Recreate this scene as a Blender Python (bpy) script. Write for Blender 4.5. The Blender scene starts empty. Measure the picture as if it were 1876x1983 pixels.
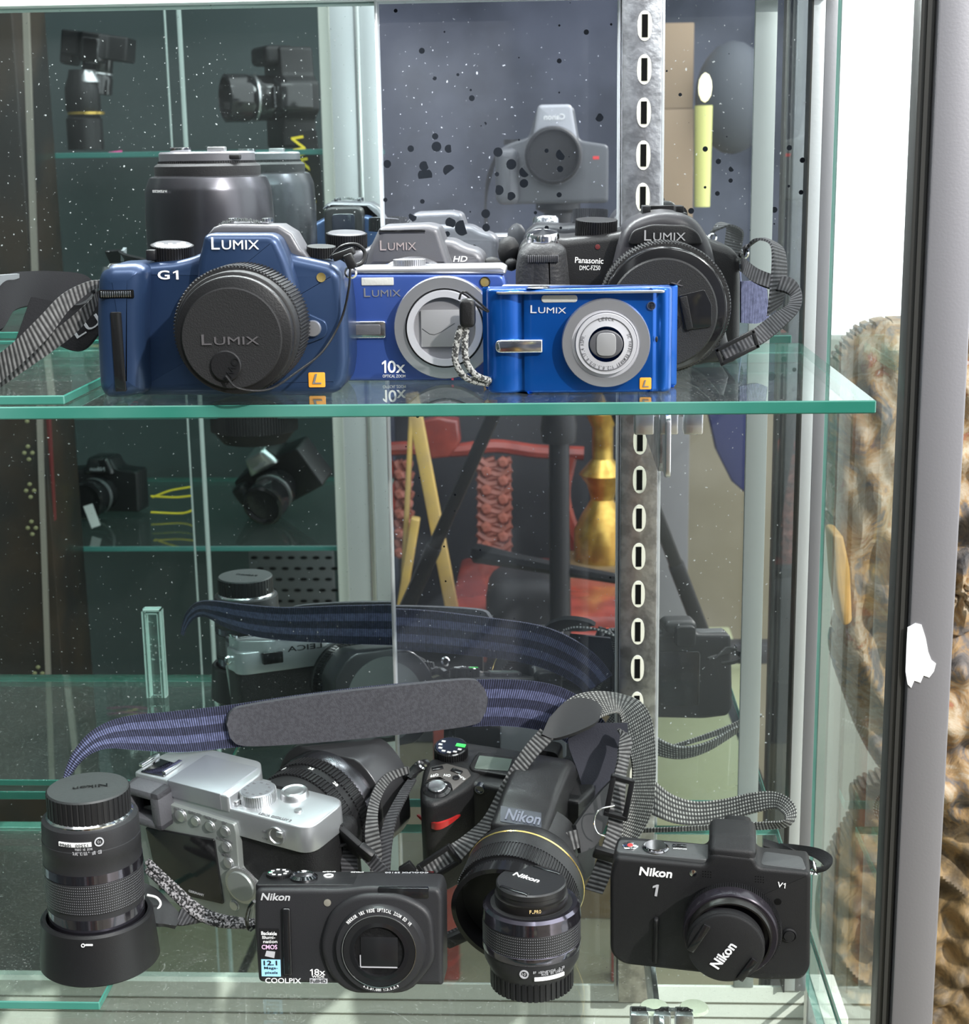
import bpy, bmesh, math, random
from mathutils import Vector as V, Matrix as M, Euler
random.seed(7)
PI = math.pi; R = math.radians
sc = bpy.context.scene
C = sc.collection
# ---------------------------------------------------------------- camera
CZ = 1.5                                  # eye height above the shop floor
FP = 3052.0; PU, PV = 938.0, 991.5
def _n(a): return V(a).normalized()
AY = _n((142, 691, -FP)); _d = _n((202, -13509, -FP)); AZ = -_d; AZ = (AZ - AY*AZ.dot(AY)).normalized(); AX = AY.cross(AZ)
ROT = M((AX, AY, AZ))                     # camera axes -> world axes
EYE = V((0, 0, CZ))
cd = bpy.data.cameras.new('camera'); cam = bpy.data.objects.new('camera', cd); C.objects.link(cam)
cd.sensor_fit = 'HORIZONTAL'; cd.sensor_width = 36; cd.lens = FP*36/1876; cd.clip_start = 0.002; cd.clip_end = 60
cam.matrix_world = M.Translation(EYE) @ ROT.to_4x4()
sc.camera = cam
cd.dof.use_dof = True; cd.dof.focus_distance = .86; cd.dof.aperture_fstop = 30
# ---------------------------------------------------------------- light and exposure
sc.view_settings.view_transform = 'Standard'; sc.view_settings.look = 'None'
sc.view_settings.gamma = 1; sc.view_settings.exposure = 0.35; sc.view_settings.use_curve_mapping = False
w = bpy.data.worlds.new('daylight'); sc.world = w; w.use_nodes = True
# open shop front on the right and behind the case: bright daylight there, a dim interior elsewhere
_t = w.node_tree; _b = _t.nodes['Background']; _b.inputs[0].default_value = (0.95, 0.98, 1.0, 1)
_g = _t.nodes.new('ShaderNodeTexCoord'); _d = _t.nodes.new('ShaderNodeVectorMath'); _d.operation = 'DOT_PRODUCT'; _d.inputs[1].default_value = (.80, .50, .33)
_t.links.new(_g.outputs['Generated'], _d.inputs[0]); _r = _t.nodes.new('ShaderNodeMapRange'); _t.links.new(_d.outputs['Value'], _r.inputs[0])
_r.inputs['From Min'].default_value = -.1; _r.inputs['From Max'].default_value = .55; _r.inputs['To Min'].default_value = .22; _r.inputs['To Max'].default_value = 2.4
_t.links.new(_r.outputs[0], _b.inputs[1])
def lamp(name, kind, loc, to, power, col=(1, 1, 1), size=(1, 1), ang=None):
    l = bpy.data.lights.new(name, kind); l.energy = power; l.color = col
    if kind == 'AREA': l.shape = 'RECTANGLE'; l.size, l.size_y = size
    if ang: l.angle = R(ang)
    o = bpy.data.objects.new(name, l); C.objects.link(o); o.location = loc
    o.rotation_euler = (V(to) - V(loc)).to_track_quat('-Z', 'Y').to_euler(); return o
lamp('sun', 'SUN', (2.0, -1.5, 3.0), (0, 0.85, 1.1), 3.0, (1.0, 0.97, 0.93), ang=1.2)
lamp('overhead_fill', 'AREA', (-0.35, 0.15, 2.75), (-0.1, 0.85, 1.2), 13, (0.95, 1, 1), (1.2, 0.25))  # unseen overhead fill, added to light the case from above
lamp('overhead_fill', 'AREA', (0.9, -0.6, 2.6), (0.1, 0.85, 1.2), 10, (0.95, 1, 1), (1.2, 0.25))  # second unseen overhead fill, added further right
lamp('case_fill', 'AREA', (-.10, .99, CZ+.17), (-.08, .90, CZ-.3), 4.0, (.95, 1, 1), (.55, .02))  # unseen fill added above the frame to brighten the mirror-facing sides
# ---------------------------------------------------------------- geometry of the place
ZT, ZL = CZ - .119, CZ - .450             # tops of the two glass shelves
YF, YB, YM = .770, 1.013, 1.040           # shelf front, shelf back, mirror
def ray(u, v): return ROT @ V((u - PU, -(v - PV), -FP))
def PZ(u, v, z): r = ray(u, v); return EYE + r*((z - CZ)/r.z)
def PY(u, v, y): r = ray(u, v); return EYE + r*(y/r.y)
def MV(u, v, y): p = PY(u, v, y); return V((p.x, 2*YM - y, p.z))   # where the thing seen in the mirror stands in the room
# ---------------------------------------------------------------- materials
MC = {}
def _new(name):
    m = bpy.data.materials.new(name); m.use_nodes = True; nt = m.node_tree; nt.nodes.clear()
    return m, nt, nt.nodes, nt.links
def N(nt, t, **k):
    n = nt.nodes.new(t)
    for a, b in k.items():
        if a.startswith('i_'): n.inputs[a[2:].replace('_', ' ')].default_value = b
        else: setattr(n, a, b)
    return n
def mat(name, col, rough=.45, metal=0, spec=.5, bump=0, bscale=900, col2=None, cscale=60, coat=0, aniso=0, emit=0, split=(.4, .6), detail=4):
    if name in MC: return MC[name]
    m, nt, ns, ln = _new(name)
    out = N(nt, 'ShaderNodeOutputMaterial'); b = N(nt, 'ShaderNodeBsdfPrincipled')
    ln.new(b.outputs[0], out.inputs[0])
    c4 = (*col, 1)
    b.inputs['Base Color'].default_value = c4; b.inputs['Roughness'].default_value = rough
    b.inputs['Metallic'].default_value = metal; b.inputs['Specular IOR Level'].default_value = spec
    b.inputs['Coat Weight'].default_value = coat; b.inputs['Coat Roughness'].default_value = .08
    if aniso: b.inputs['Anisotropic'].default_value = aniso
    if emit: b.inputs['Emission Color'].default_value = c4; b.inputs['Emission Strength'].default_value = emit
    tc = N(nt, 'ShaderNodeTexCoord')
    if bump:
        t = N(nt, 'ShaderNodeTexNoise', i_Scale=bscale, i_Detail=2.0); ln.new(tc.outputs['Object'], t.inputs['Vector'])
        bu = N(nt, 'ShaderNodeBump', i_Strength=bump, i_Distance=.0004); ln.new(t.outputs[0], bu.inputs['Height']); ln.new(bu.outputs[0], b.inputs['Normal'])
    if col2:
        t = N(nt, 'ShaderNodeTexNoise', i_Scale=cscale, i_Detail=float(detail)); ln.new(tc.outputs['Object'], t.inputs['Vector'])
        r = N(nt, 'ShaderNodeValToRGB'); r.color_ramp.elements[0].position, r.color_ramp.elements[1].position = split
        r.color_ramp.elements[0].color = c4; r.color_ramp.elements[1].color = (*col2, 1)
        ln.new(t.outputs[0], r.inputs[0]); ln.new(r.outputs[0], b.inputs['Base Color'])
    MC[name] = m; return m
def schlick(nt, f0=.04):
    g = N(nt, 'ShaderNodeNewGeometry'); d = N(nt, 'ShaderNodeVectorMath', operation='DOT_PRODUCT')
    nt.links.new(g.outputs['Incoming'], d.inputs[0]); nt.links.new(g.outputs['Normal'], d.inputs[1])
    a = N(nt, 'ShaderNodeMath', operation='ABSOLUTE'); nt.links.new(d.outputs['Value'], a.inputs[0])
    s = N(nt, 'ShaderNodeMath', operation='SUBTRACT'); s.inputs[0].default_value = 1; nt.links.new(a.outputs[0], s.inputs[1])
    p = N(nt, 'ShaderNodeMath', operation='POWER'); nt.links.new(s.outputs[0], p.inputs[0]); p.inputs[1].default_value = 5.2
    q = N(nt, 'ShaderNodeMath', operation='MULTIPLY_ADD'); nt.links.new(p.outputs[0], q.inputs[0]); q.inputs[1].default_value = 1-f0; q.inputs[2].default_value = f0
    return q
def glass(name, tint=(.93, .98, .96), dust=.02, dscale=700, dcol=(.8, .82, .8), f0=.04, refl=1.0):
    if name in MC: return MC[name]
    m, nt, ns, ln = _new(name)
    out = N(nt, 'ShaderNodeOutputMaterial'); t = N(nt, 'ShaderNodeBsdfTransparent'); t.inputs[0].default_value = (*tint, 1)
    g = N(nt, 'ShaderNodeBsdfGlossy'); g.inputs['Roughness'].default_value = .01; g.inputs[0].default_value = (.95, 1, .98, 1)
    mx = N(nt, 'ShaderNodeMixShader'); fm = N(nt, 'ShaderNodeMath', operation='MULTIPLY'); ln.new(schlick(nt, f0).outputs[0], fm.inputs[0]); fm.inputs[1].default_value = refl; ln.new(fm.outputs[0], mx.inputs[0]); ln.new(t.outputs[0], mx.inputs[1]); ln.new(g.outputs[0], mx.inputs[2])
    d = N(nt, 'ShaderNodeBsdfDiffuse'); d.inputs[0].default_value = (*dcol, 1)
    tc = N(nt, 'ShaderNodeTexCoord'); n1 = N(nt, 'ShaderNodeTexNoise', i_Scale=float(dscale), i_Detail=1.0); ln.new(tc.outputs['Object'], n1.inputs['Vector'])
    r = N(nt, 'ShaderNodeValToRGB'); e = r.color_ramp.elements; e[0].position = .66; e[0].color = (dust,)*3+(1,); e[1].position = .75; e[1].color = (min(1, dust*10+.05),)*3+(1,)
    ln.new(n1.outputs[0], r.inputs[0])
    m2 = N(nt, 'ShaderNodeMixShader'); ln.new(r.outputs[0], m2.inputs[0]); ln.new(mx.outputs[0], m2.inputs[1]); ln.new(d.outputs[0], m2.inputs[2])
    ln.new(m2.outputs[0], out.inputs[0]); MC[name] = m; return m
def mirror_mat(name, tint, haze, hcol, spots):
    m, nt, ns, ln = _new(name)
    out = N(nt, 'ShaderNodeOutputMaterial'); g = N(nt, 'ShaderNodeBsdfGlossy'); g.inputs['Roughness'].default_value = 0.0; g.inputs[0].default_value = (*tint, 1)
    d = N(nt, 'ShaderNodeBsdfDiffuse'); d.inputs[0].default_value = (*hcol, 1)
    tc = N(nt, 'ShaderNodeTexCoord')
    # uneven film of dust, with fine specks
    n1 = N(nt, 'ShaderNodeTexNoise', i_Scale=9.0, i_Detail=5.0); ln.new(tc.outputs['Object'], n1.inputs['Vector'])
    n2 = N(nt, 'ShaderNodeTexNoise', i_Scale=420.0, i_Detail=1.0); ln.new(tc.outputs['Object'], n2.inputs['Vector'])
    r2 = N(nt, 'ShaderNodeMapRange', i_From_Min=.70, i_From_Max=.78, i_To_Min=0.0, i_To_Max=.5); ln.new(n2.outputs[0], r2.inputs[0])
    r1 = N(nt, 'ShaderNodeMapRange', i_From_Min=.3, i_From_Max=.7, i_To_Min=haze*.5, i_To_Max=haze*1.5); ln.new(n1.outputs[0], r1.inputs[0])
    ad = N(nt, 'ShaderNodeMath', operation='ADD', use_clamp=True); ln.new(r1.outputs[0], ad.inputs[0]); ln.new(r2.outputs[0], ad.inputs[1])
    mx = N(nt, 'ShaderNodeMixShader'); ln.new(ad.outputs[0], mx.inputs[0]); ln.new(g.outputs[0], mx.inputs[1]); ln.new(d.outputs[0], mx.inputs[2])
    # spots where the silvering has gone
    v = N(nt, 'ShaderNodeTexVoronoi', i_Scale=125.0); ln.new(tc.outputs['Object'], v.inputs['Vector'])
    v2 = N(nt, 'ShaderNodeTexNoise', i_Scale=14.0, i_Detail=3.0); ln.new(tc.outputs['Object'], v2.inputs['Vector'])
    sp = N(nt, 'ShaderNodeSeparateXYZ'); ln.new(tc.outputs['Object'], sp.inputs[0])
    zz = N(nt, 'ShaderNodeMapRange', i_From_Min=spots[0], i_From_Max=spots[1], i_To_Min=0.0, i_To_Max=spots[2]); ln.new(sp.outputs[2], zz.inputs[0])
    sc2 = N(nt, 'ShaderNodeSeparateColor'); ln.new(v.outputs['Color'], sc2.inputs[0])
    pw = N(nt, 'ShaderNodeMath', operation='POWER'); ln.new(sc2.outputs[0], pw.inputs[0]); pw.inputs[1].default_value = 4.0
    th = N(nt, 'ShaderNodeMath', operation='MULTIPLY'); ln.new(pw.outputs[0], th.inputs[0]); ln.new(zz.outputs[0], th.inputs[1])
    zl = N(nt, 'ShaderNodeMapRange', i_From_Min=.40, i_From_Max=.50, i_To_Min=.15, i_To_Max=1.0); ln.new(sp.outputs[2], zl.inputs[0]); t9 = N(nt, 'ShaderNodeMath', operation='MULTIPLY'); ln.new(th.outputs[0], t9.inputs[0]); ln.new(zl.outputs[0], t9.inputs[1]); th = t9
    th2 = N(nt, 'ShaderNodeMath', operation='MULTIPLY'); ln.new(th.outputs[0], th2.inputs[0]); ln.new(v2.outputs[0], th2.inputs[1])
    lt = N(nt, 'ShaderNodeMath', operation='LESS_THAN'); ln.new(v.outputs['Distance'], lt.inputs[0]); ln.new(th2.outputs[0], lt.inputs[1])
    bk = N(nt, 'ShaderNodeBsdfDiffuse'); bk.inputs[0].default_value = (.012, .014, .018, 1)
    m3 = N(nt, 'ShaderNodeMixShader'); ln.new(lt.outputs[0], m3.inputs[0]); ln.new(mx.outputs[0], m3.inputs[1]); ln.new(bk.outputs[0], m3.inputs[2])
    ln.new(m3.outputs[0], out.inputs[0]); MC[name] = m; return m
def weave(name, base, hi, per_len=900, across=0, rough=.8, stripe=None, dots=False):
    """webbing: ribs along U (metres), optional long stripes or dots along V (metres)"""
    if name in MC: return MC[name]
    m, nt, ns, ln = _new(name)
    out = N(nt, 'ShaderNodeOutputMaterial'); b = N(nt, 'ShaderNodeBsdfPrincipled'); ln.new(b.outputs[0], out.inputs[0]); b.inputs['Roughness'].default_value = rough
    b.inputs['Specular IOR Level'].default_value = .35
    uv = N(nt, 'ShaderNodeUVMap'); sp = N(nt, 'ShaderNodeSeparateXYZ'); ln.new(uv.outputs[0], sp.inputs[0])
    def sn(src, k):
        a = N(nt, 'ShaderNodeMath', operation='MULTIPLY'); ln.new(src, a.inputs[0]); a.inputs[1].default_value = k
        s = N(nt, 'ShaderNodeMath', operation='SINE'); ln.new(a.outputs[0], s.inputs[0])
        q = N(nt, 'ShaderNodeMath', operation='MULTIPLY_ADD'); ln.new(s.outputs[0], q.inputs[0]); q.inputs[1].default_value = .5; q.inputs[2].default_value = .5; return q.outputs[0]
    h = sn(sp.outputs[0], per_len*2*PI)
    if across:
        h2 = sn(sp.outputs[1], across*2*PI); mm = N(nt, 'ShaderNodeMath', operation='MULTIPLY'); ln.new(h, mm.inputs[0]); ln.new(h2, mm.inputs[1]); h = mm.outputs[0]
    no = N(nt, 'ShaderNodeTexNoise', i_Scale=300.0); ln.new(uv.outputs[0], no.inputs['Vector'])
    mm = N(nt, 'ShaderNodeMath', operation='MULTIPLY'); ln.new(h, mm.inputs[0]); ln.new(no.outputs[0], mm.inputs[1])
    m2 = N(nt, 'ShaderNodeMath', operation='MULTIPLY'); ln.new(mm.outputs[0], m2.inputs[0]); m2.inputs[1].default_value = 1.8; f = m2.outputs[0]
    mc = N(nt, 'ShaderNodeMix', data_type='RGBA'); ln.new(f, mc.inputs[0]); mc.inputs[6].default_value = (*base, 1); mc.inputs[7].default_value = (*hi, 1); col = mc.outputs[2]
    if stripe:
        s = sn(sp.outputs[1], stripe[0]*2*PI); g = N(nt, 'ShaderNodeMath', operation='GREATER_THAN'); ln.new(s, g.inputs[0]); g.inputs[1].default_value = .5
        ms = N(nt, 'ShaderNodeMix', data_type='RGBA', blend_type='MULTIPLY'); g2 = N(nt, 'ShaderNodeMath', operation='MULTIPLY'); ln.new(g.outputs[0], g2.inputs[0]); g2.inputs[1].default_value = stripe[1]
        ln.new(g2.outputs[0], ms.inputs[0]); ln.new(col, ms.inputs[6]); ms.inputs[7].default_value = (.1, .1, .13, 1); col = ms.outputs[2]
    ln.new(col, b.inputs['Base Color'])
    bu = N(nt, 'ShaderNodeBump', i_Strength=.8, i_Distance=.0005); ln.new(h, bu.inputs['Height']); ln.new(bu.outputs[0], b.inputs['Normal'])
    MC[name] = m; return m
# ---------------------------------------------------------------- objects
def wroot(o):
    while o.parent: o = o.parent
    return o
def tag(o, label, cat=None, group=None, kind=None):
    if label: o['label'] = label
    if cat: o['category'] = cat
    if group: o['group'] = group
    if kind: o['kind'] = kind
    return o
def thing(name, label, cat, loc=(0, 0, 0), rot=(0, 0, 0), group=None):
    o = bpy.data.objects.new(name, None); o.empty_display_size = .02; C.objects.link(o)
    o.location = loc; o.rotation_euler = rot
    o.rotation_euler = Euler(rot)
    return tag(o, label, cat, group)
def obj(name, bm, m, parent=None, label=None, ang=35, kind=None, mats=None):
    """links bm as ONE mesh; bm is in the space of the top-level thing"""
    me = bpy.data.meshes.new(name)
    bmesh.ops.recalc_face_normals(bm, faces=bm.faces) if name not in ('lettering',) else None
    for f in bm.faces: f.smooth = True
    bm.to_mesh(me); bm.free()
    me.set_sharp_from_angle(angle=R(ang))
    for q in (mats or [m]): me.materials.append(q)
    o = bpy.data.objects.new(name, me); C.objects.link(o)
    if parent: o.parent = parent
    if label: o['label'] = label
    if kind: o['kind'] = kind
    return o
def base_of(bm):
    xs = [v.co for v in bm.verts]; return V(((min(c.x for c in xs)+max(c.x for c in xs))/2, (min(c.y for c in xs)+max(c.y for c in xs))/2, min(c.z for c in xs)))
def solo(name, bm, m, label, cat, group=None, kind=None, mats=None, ang=35):
    """a top-level thing that is one mesh, its origin at its base; bm in world space"""
    b = base_of(bm)
    for v in bm.verts: v.co -= b
    o = obj(name, bm, m, None, None, ang, kind, mats); o.location = b
    return tag(o, label, cat, group, kind)
def struct(name, bm, m, mats=None, ang=35): return solo(name, bm, m, None, None, None, 'structure', mats, ang)
# shape builders -> bmesh
def box(x0, x1, y0, y1, z0, z1, bev=0, seg=2, bm=None):
    b = bmesh.new(); bmesh.ops.create_cube(b, size=1)
    for v in b.verts: v.co = V((x0 if v.co.x < 0 else x1, y0 if v.co.y < 0 else y1, z0 if v.co.z < 0 else z1))
    if bev: bmesh.ops.bevel(b, geom=b.edges[:], offset=min(bev, .49*min(abs(x1-x0), abs(y1-y0), abs(z1-z0))), segments=seg, affect='EDGES', profile=.5)
    return join(bm, b)
def join(a, b, mtx=None):
    if mtx is not None: bmesh.ops.transform(b, matrix=mtx, verts=b.verts)
    if a is None: return b
    me = bpy.data.meshes.new('t'); b.to_mesh(me); b.free(); a.from_mesh(me); bpy.data.meshes.remove(me); return a
def beam(p, q, w, h, up=V((0, 0, 1)), bev=0, bm=None):
    p, q = V(p), V(q); d = (q-p); L = d.length; d.normalize(); s = d.cross(up).normalized(); t = s.cross(d)
    m = M((s, d, t)).transposed().to_4x4(); m.translation = p
    return join(bm, box(-w/2, w/2, 0, L, -h/2, h/2, bev), m)
def smooth_closed(pts, n=4):
    out = []; k = len(pts)
    for i in range(k):
        a, b, c, d = [V(pts[(i+j) % k]) for j in (-1, 0, 1, 2)]
        for s in range(n):
            t = s/n; out.append(tuple(.5*((2*b)+(c-a)*t+(2*a-5*b+4*c-d)*t*t+(3*b-a-3*c+d)*t**3)))
    return out
def crom(pts, n=8):
    out = []; k = len(pts); P = [V(p) for p in pts]
    for i in range(k-1):
        a = P[i-1] if i else P[0]*2-P[1]; b, c = P[i], P[i+1]; d = P[i+2] if i+2 < k else P[-1]*2-P[-2]
        for s in range(n):
            t = s/n; out.append(.5*((2*b)+(c-a)*t+(2*a-5*b+4*c-d)*t*t+(3*b-a-3*c+d)*t**3))
    out.append(P[-1]); return out
def roundpoly(pts, r, seg=4):
    """round every corner of a 2-D polygon; r is one radius or a list"""
    out = []; k = len(pts)
    for i in range(k):
        p = V(pts[i]); a = V(pts[i-1]); b = V(pts[(i+1) % k]); rr = r[i] if isinstance(r, (list, tuple)) else r
        da, db = (a-p), (b-p); la, lb = da.length, db.length
        if la < 1e-7 or lb < 1e-7: continue
        t = min(rr, la*.49, lb*.49)
        if t <= 1e-6: out.append(tuple(p)); continue
        p0, p1 = p+da/la*t, p+db/lb*t
        for s in range(seg+1):
            u = s/seg; out.append(tuple(p0*(1-u)**2+p*2*u*(1-u)+p1*u*u))
    return out
def rrect(x0, x1, z0, z1, r, seg=4): return roundpoly([(x0, z0), (x1, z0), (x1, z1), (x0, z1)], r, seg)
def ext(pts, y0, y1, bf=0, bb=0, seg=3, axis='y', bm=None):
    """prism of a 2-D outline (x,z) from y0 (front) to y1, with rounded front/back rims; axis 'z': outline (x,y) from z1 (top) down"""
    b = bmesh.new(); P = [V(p) for p in pts]; k = len(P)
    area = sum(P[i].x*P[(i+1) % k].y-P[(i+1) % k].x*P[i].y for i in range(k))
    if area < 0: P.reverse()
    nr = []
    for i in range(k):
        e1 = (P[i]-P[i-1]); e2 = (P[(i+1) % k]-P[i])
        if e1.length < 1e-9: e1 = e2
        if e2.length < 1e-9: e2 = e1
        n1 = V((-e1.y, e1.x)).normalized(); n2 = V((-e2.y, e2.x)).normalized(); s = n1+n2
        s = s/max(.35, s.dot(n1)) if s.length > 1e-6 else n1
        nr.append(s)
    sg = 1 if y1 > y0 else -1
    rings = []
    if bf:
        for s in range(seg+1): a = s/seg*PI/2; rings.append((bf*(1-math.sin(a)), y0+sg*bf*(1-math.cos(a))))
    else: rings.append((0, y0))
    if bb:
        for s in range(seg+1): a = s/seg*PI/2; rings.append((bb*(1-math.cos(a)), y1-sg*bb*(1-math.sin(a))))
    else: rings.append((0, y1))
    fx = [(p.x, p.y) for p in P]; cache = {}
    def inset(t):
        """outline moved inwards by t without crossing itself"""
        t = round(t, 7)
        if t in cache: return cache[t]
        if t <= 0: q = fx
        elif t < .0008: q = [(p.x+n.x*t, p.y+n.y*t) for p, n in zip(P, nr)]
        else:
            st = max(2, int(t/.0012)); q = list(fx)
            for m_ in range(1, st+1):
                d = t*m_/st; qq = []
                for i in range(k):
                    x, y = q[i][0]+nr[i].x*t/st, q[i][1]+nr[i].y*t/st
                    for _ in range(2):
                        best = 1e9
                        for j in range(k):
                            ax, ay = fx[j-1]; bx, by = fx[j]; ex, ey = bx-ax, by-ay; l2 = ex*ex+ey*ey
                            if l2 < 1e-16: continue
                            h = ((x-ax)*ex+(y-ay)*ey)/l2; h = 0 if h < 0 else 1 if h > 1 else h
                            cx, cy = ax+ex*h, ay+ey*h; dd = (x-cx)**2+(y-cy)**2
                            if dd < best: best = dd; cb = (cx, cy)
                        dd = math.sqrt(best)
                        if dd >= d*.995 or dd < 1e-9: break
                        x, y = cb[0]+(x-cb[0])/dd*d, cb[1]+(y-cb[1])/dd*d
                    qq.append((x, y))
                q = qq
        cache[t] = q; return q
    vs = []
    for ins, y in rings:
        vs.append([b.verts.new((x, y, z) if axis == 'y' else (x, z, y) if axis == 'z' else (y, x, z)) for x, z in inset(ins)])
    for r0, r1 in zip(vs, vs[1:]):
        for i in range(k): j = (i+1) % k; b.faces.new((r0[i], r0[j], r1[j], r1[i]))
    b.faces.new(vs[0]); b.faces.new(vs[-1])
    bmesh.ops.remove_doubles(b, verts=b.verts, dist=2e-6)
    return join(bm, b)
def lathe(prof, c=(0, 0, 0), ax=(0, -1, 0), n=48, caps=True, bm=None):
    """prof: (radius, height along ax)"""
    b = bmesh.new(); ax = V(ax).normalized(); s = ax.orthogonal().normalized(); t = ax.cross(s); c = V(c); rows = []
    for r, h in prof:
        if r < 1e-6: rows.append([b.verts.new(c+ax*h)])
        else: rows.append([b.verts.new(c+ax*h+(s*math.cos(2*PI*i/n)+t*math.sin(2*PI*i/n))*r) for i in range(n)])
    for a, d in zip(rows, rows[1:]):
        for i in range(n):
            j = (i+1) % n
            if len(a) == 1 and len(d) == 1: continue
            if len(a) == 1: b.faces.new((a[0], d[i], d[j]))
            elif len(d) == 1: b.faces.new((a[i], a[j], d[0]))
            else: b.faces.new((a[i], a[j], d[j], d[i]))
    if caps:
        for r in (rows[0], rows[-1]):
            if len(r) > 1: b.faces.new(r)
    return join(bm, b)
def gear(r0, r1, h0, h1, teeth, c=(0, 0, 0), ax=(0, -1, 0), duty=.5, bm=None, r2=None):
    """knurled ring: outer radius alternates r0/r1"""
    b = bmesh.new(); ax = V(ax).normalized(); s = ax.orthogonal().normalized(); t = ax.cross(s); c = V(c); rows = []
    k = (r2/r0) if r2 else 1
    for h, f in ((h0, 1), (h1, k)):
        row = []
        for i in range(teeth):
            for q, r in ((0, r0), (duty*.8, r0), (duty, r1), (.8+.2*duty, r1)):
                a = 2*PI*(i+q)/teeth; row.append(b.verts.new(c+ax*h+(s*math.cos(a)+t*math.sin(a))*r*f))
        rows.append(row)
    k = len(rows[0])
    for i in range(k): j = (i+1) % k; b.faces.new((rows[0][i], rows[0][j], rows[1][j], rows[1][i]))
    b.faces.new(rows[0]); b.faces.new(rows[1]); return join(bm, b)
def tube(pts, r, n=8, closed=False, bm=None, smooth=6):
    P = crom(pts, smooth) if smooth else [V(p) for p in pts]
    b = bmesh.new(); rows = []; up = None; k = len(P)
    for i, p in enumerate(P):
        d = (P[min(i+1, k-1)]-P[max(i-1, 0)])
        if d.length < 1e-9: d = V((0, 0, 1))
        d.normalize()
        up = d.orthogonal().normalized() if up is None else (up-d*up.dot(d)).normalized()
        s = d.cross(up); rr = r[0]+(r[1]-r[0])*i/(k-1) if isinstance(r, tuple) else r
        rows.append([b.verts.new(p+(up*math.cos(2*PI*j/n)+s*math.sin(2*PI*j/n))*rr) for j in range(n)])
    for a, c in zip(rows, rows[1:]):
        for j in range(n): q = (j+1) % n; b.faces.new((a[j], a[q], c[q], c[j]))
    b.faces.new(rows[0]); b.faces.new(rows[-1]); return join(bm, b)
def braid(pts, r, pitch, strands=4, bm=None):
    """round braided cord: strands wound round the path"""
    P = crom(pts, 24); L = [0]
    for i in range(1, len(P)): L.append(L[-1]+(P[i]-P[i-1]).length)
    fr = []; up = None
    for i, p in enumerate(P):
        d = (P[min(i+1, len(P)-1)]-P[max(i-1, 0)]).normalized(); up = d.orthogonal().normalized() if up is None else (up-d*up.dot(d)).normalized(); fr.append((up.copy(), d.cross(up)))
    for k in range(strands):
        for sg in (1, -1):
            q = [p+(u*math.cos(sg*2*PI*L[i]/pitch+2*PI*k/strands)+s*math.sin(sg*2*PI*L[i]/pitch+2*PI*k/strands))*r*.62 for i, (p, (u, s)) in enumerate(zip(P, fr))]
            bm = tube(q, r*.42, 6, bm=bm, smooth=0)
    return bm
def ball(c, r, sx=1, sy=1, sz=1, bm=None, sub=2):
    b = bmesh.new(); bmesh.ops.create_icosphere(b, subdivisions=sub, radius=r)
    for v in b.verts: v.co = V((v.co.x*sx, v.co.y*sy, v.co.z*sz))+V(c)
    return join(bm, b)
def ribbon(sts, th=.0012, n=8, across=4, bm=None):
    """strap lofted between two edge lines; sts = [(A, B), ...] points; UV in metres"""
    A = crom([s[0] for s in sts], n); B = crom([s[1] for s in sts], n)
    b = bmesh.new(); uvl = b.loops.layers.uv.new('UVMap'); k = len(A); Ls = [0]
    for i in range(1, k): Ls.append(Ls[-1]+((A[i]+B[i])/2-(A[i-1]+B[i-1])/2).length)
    top, bot = [], []
    for i in range(k):
        d = (A[min(i+1, k-1)]+B[min(i+1, k-1)]-A[max(i-1, 0)]-B[max(i-1, 0)]); nn = d.cross(B[i]-A[i])
        nn = nn.normalized() if nn.length > 1e-12 else V((0, -1, 0))
        top.append([b.verts.new(A[i].lerp(B[i], j/across)+nn*th/2) for j in range(across+1)])
        bot.append([b.verts.new(A[i].lerp(B[i], j/across)-nn*th/2) for j in range(across+1)])
    W = max((A[k//2]-B[k//2]).length, 1e-4)
    def fc(vs, uvs):
        f = b.faces.new(vs)
        for l, q in zip(f.loops, uvs): l[uvl].uv = q
    for i in range(k-1):
        for j in range(across):
            q = [(Ls[i], W*j/across), (Ls[i], W*(j+1)/across), (Ls[i+1], W*(j+1)/across), (Ls[i+1], W*j/across)]
            fc((top[i][j], top[i][j+1], top[i+1][j+1], top[i+1][j]), q)
            fc((bot[i][j], bot[i+1][j], bot[i+1][j+1], bot[i][j+1]), [q[0], q[3], q[2], q[1]])
        for j in (0, across):
            q = [(Ls[i], 0), (Ls[i+1], 0), (Ls[i+1], .001), (Ls[i], .001)]
            fc((top[i][j], top[i+1][j], bot[i+1][j], bot[i][j]), q)
    for i in (0, k-1):
        for j in range(across): fc((top[i][j], top[i][j+1], bot[i][j+1], bot[i][j]), [(Ls[i], 0)]*4)
    return join(bm, b)
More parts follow.
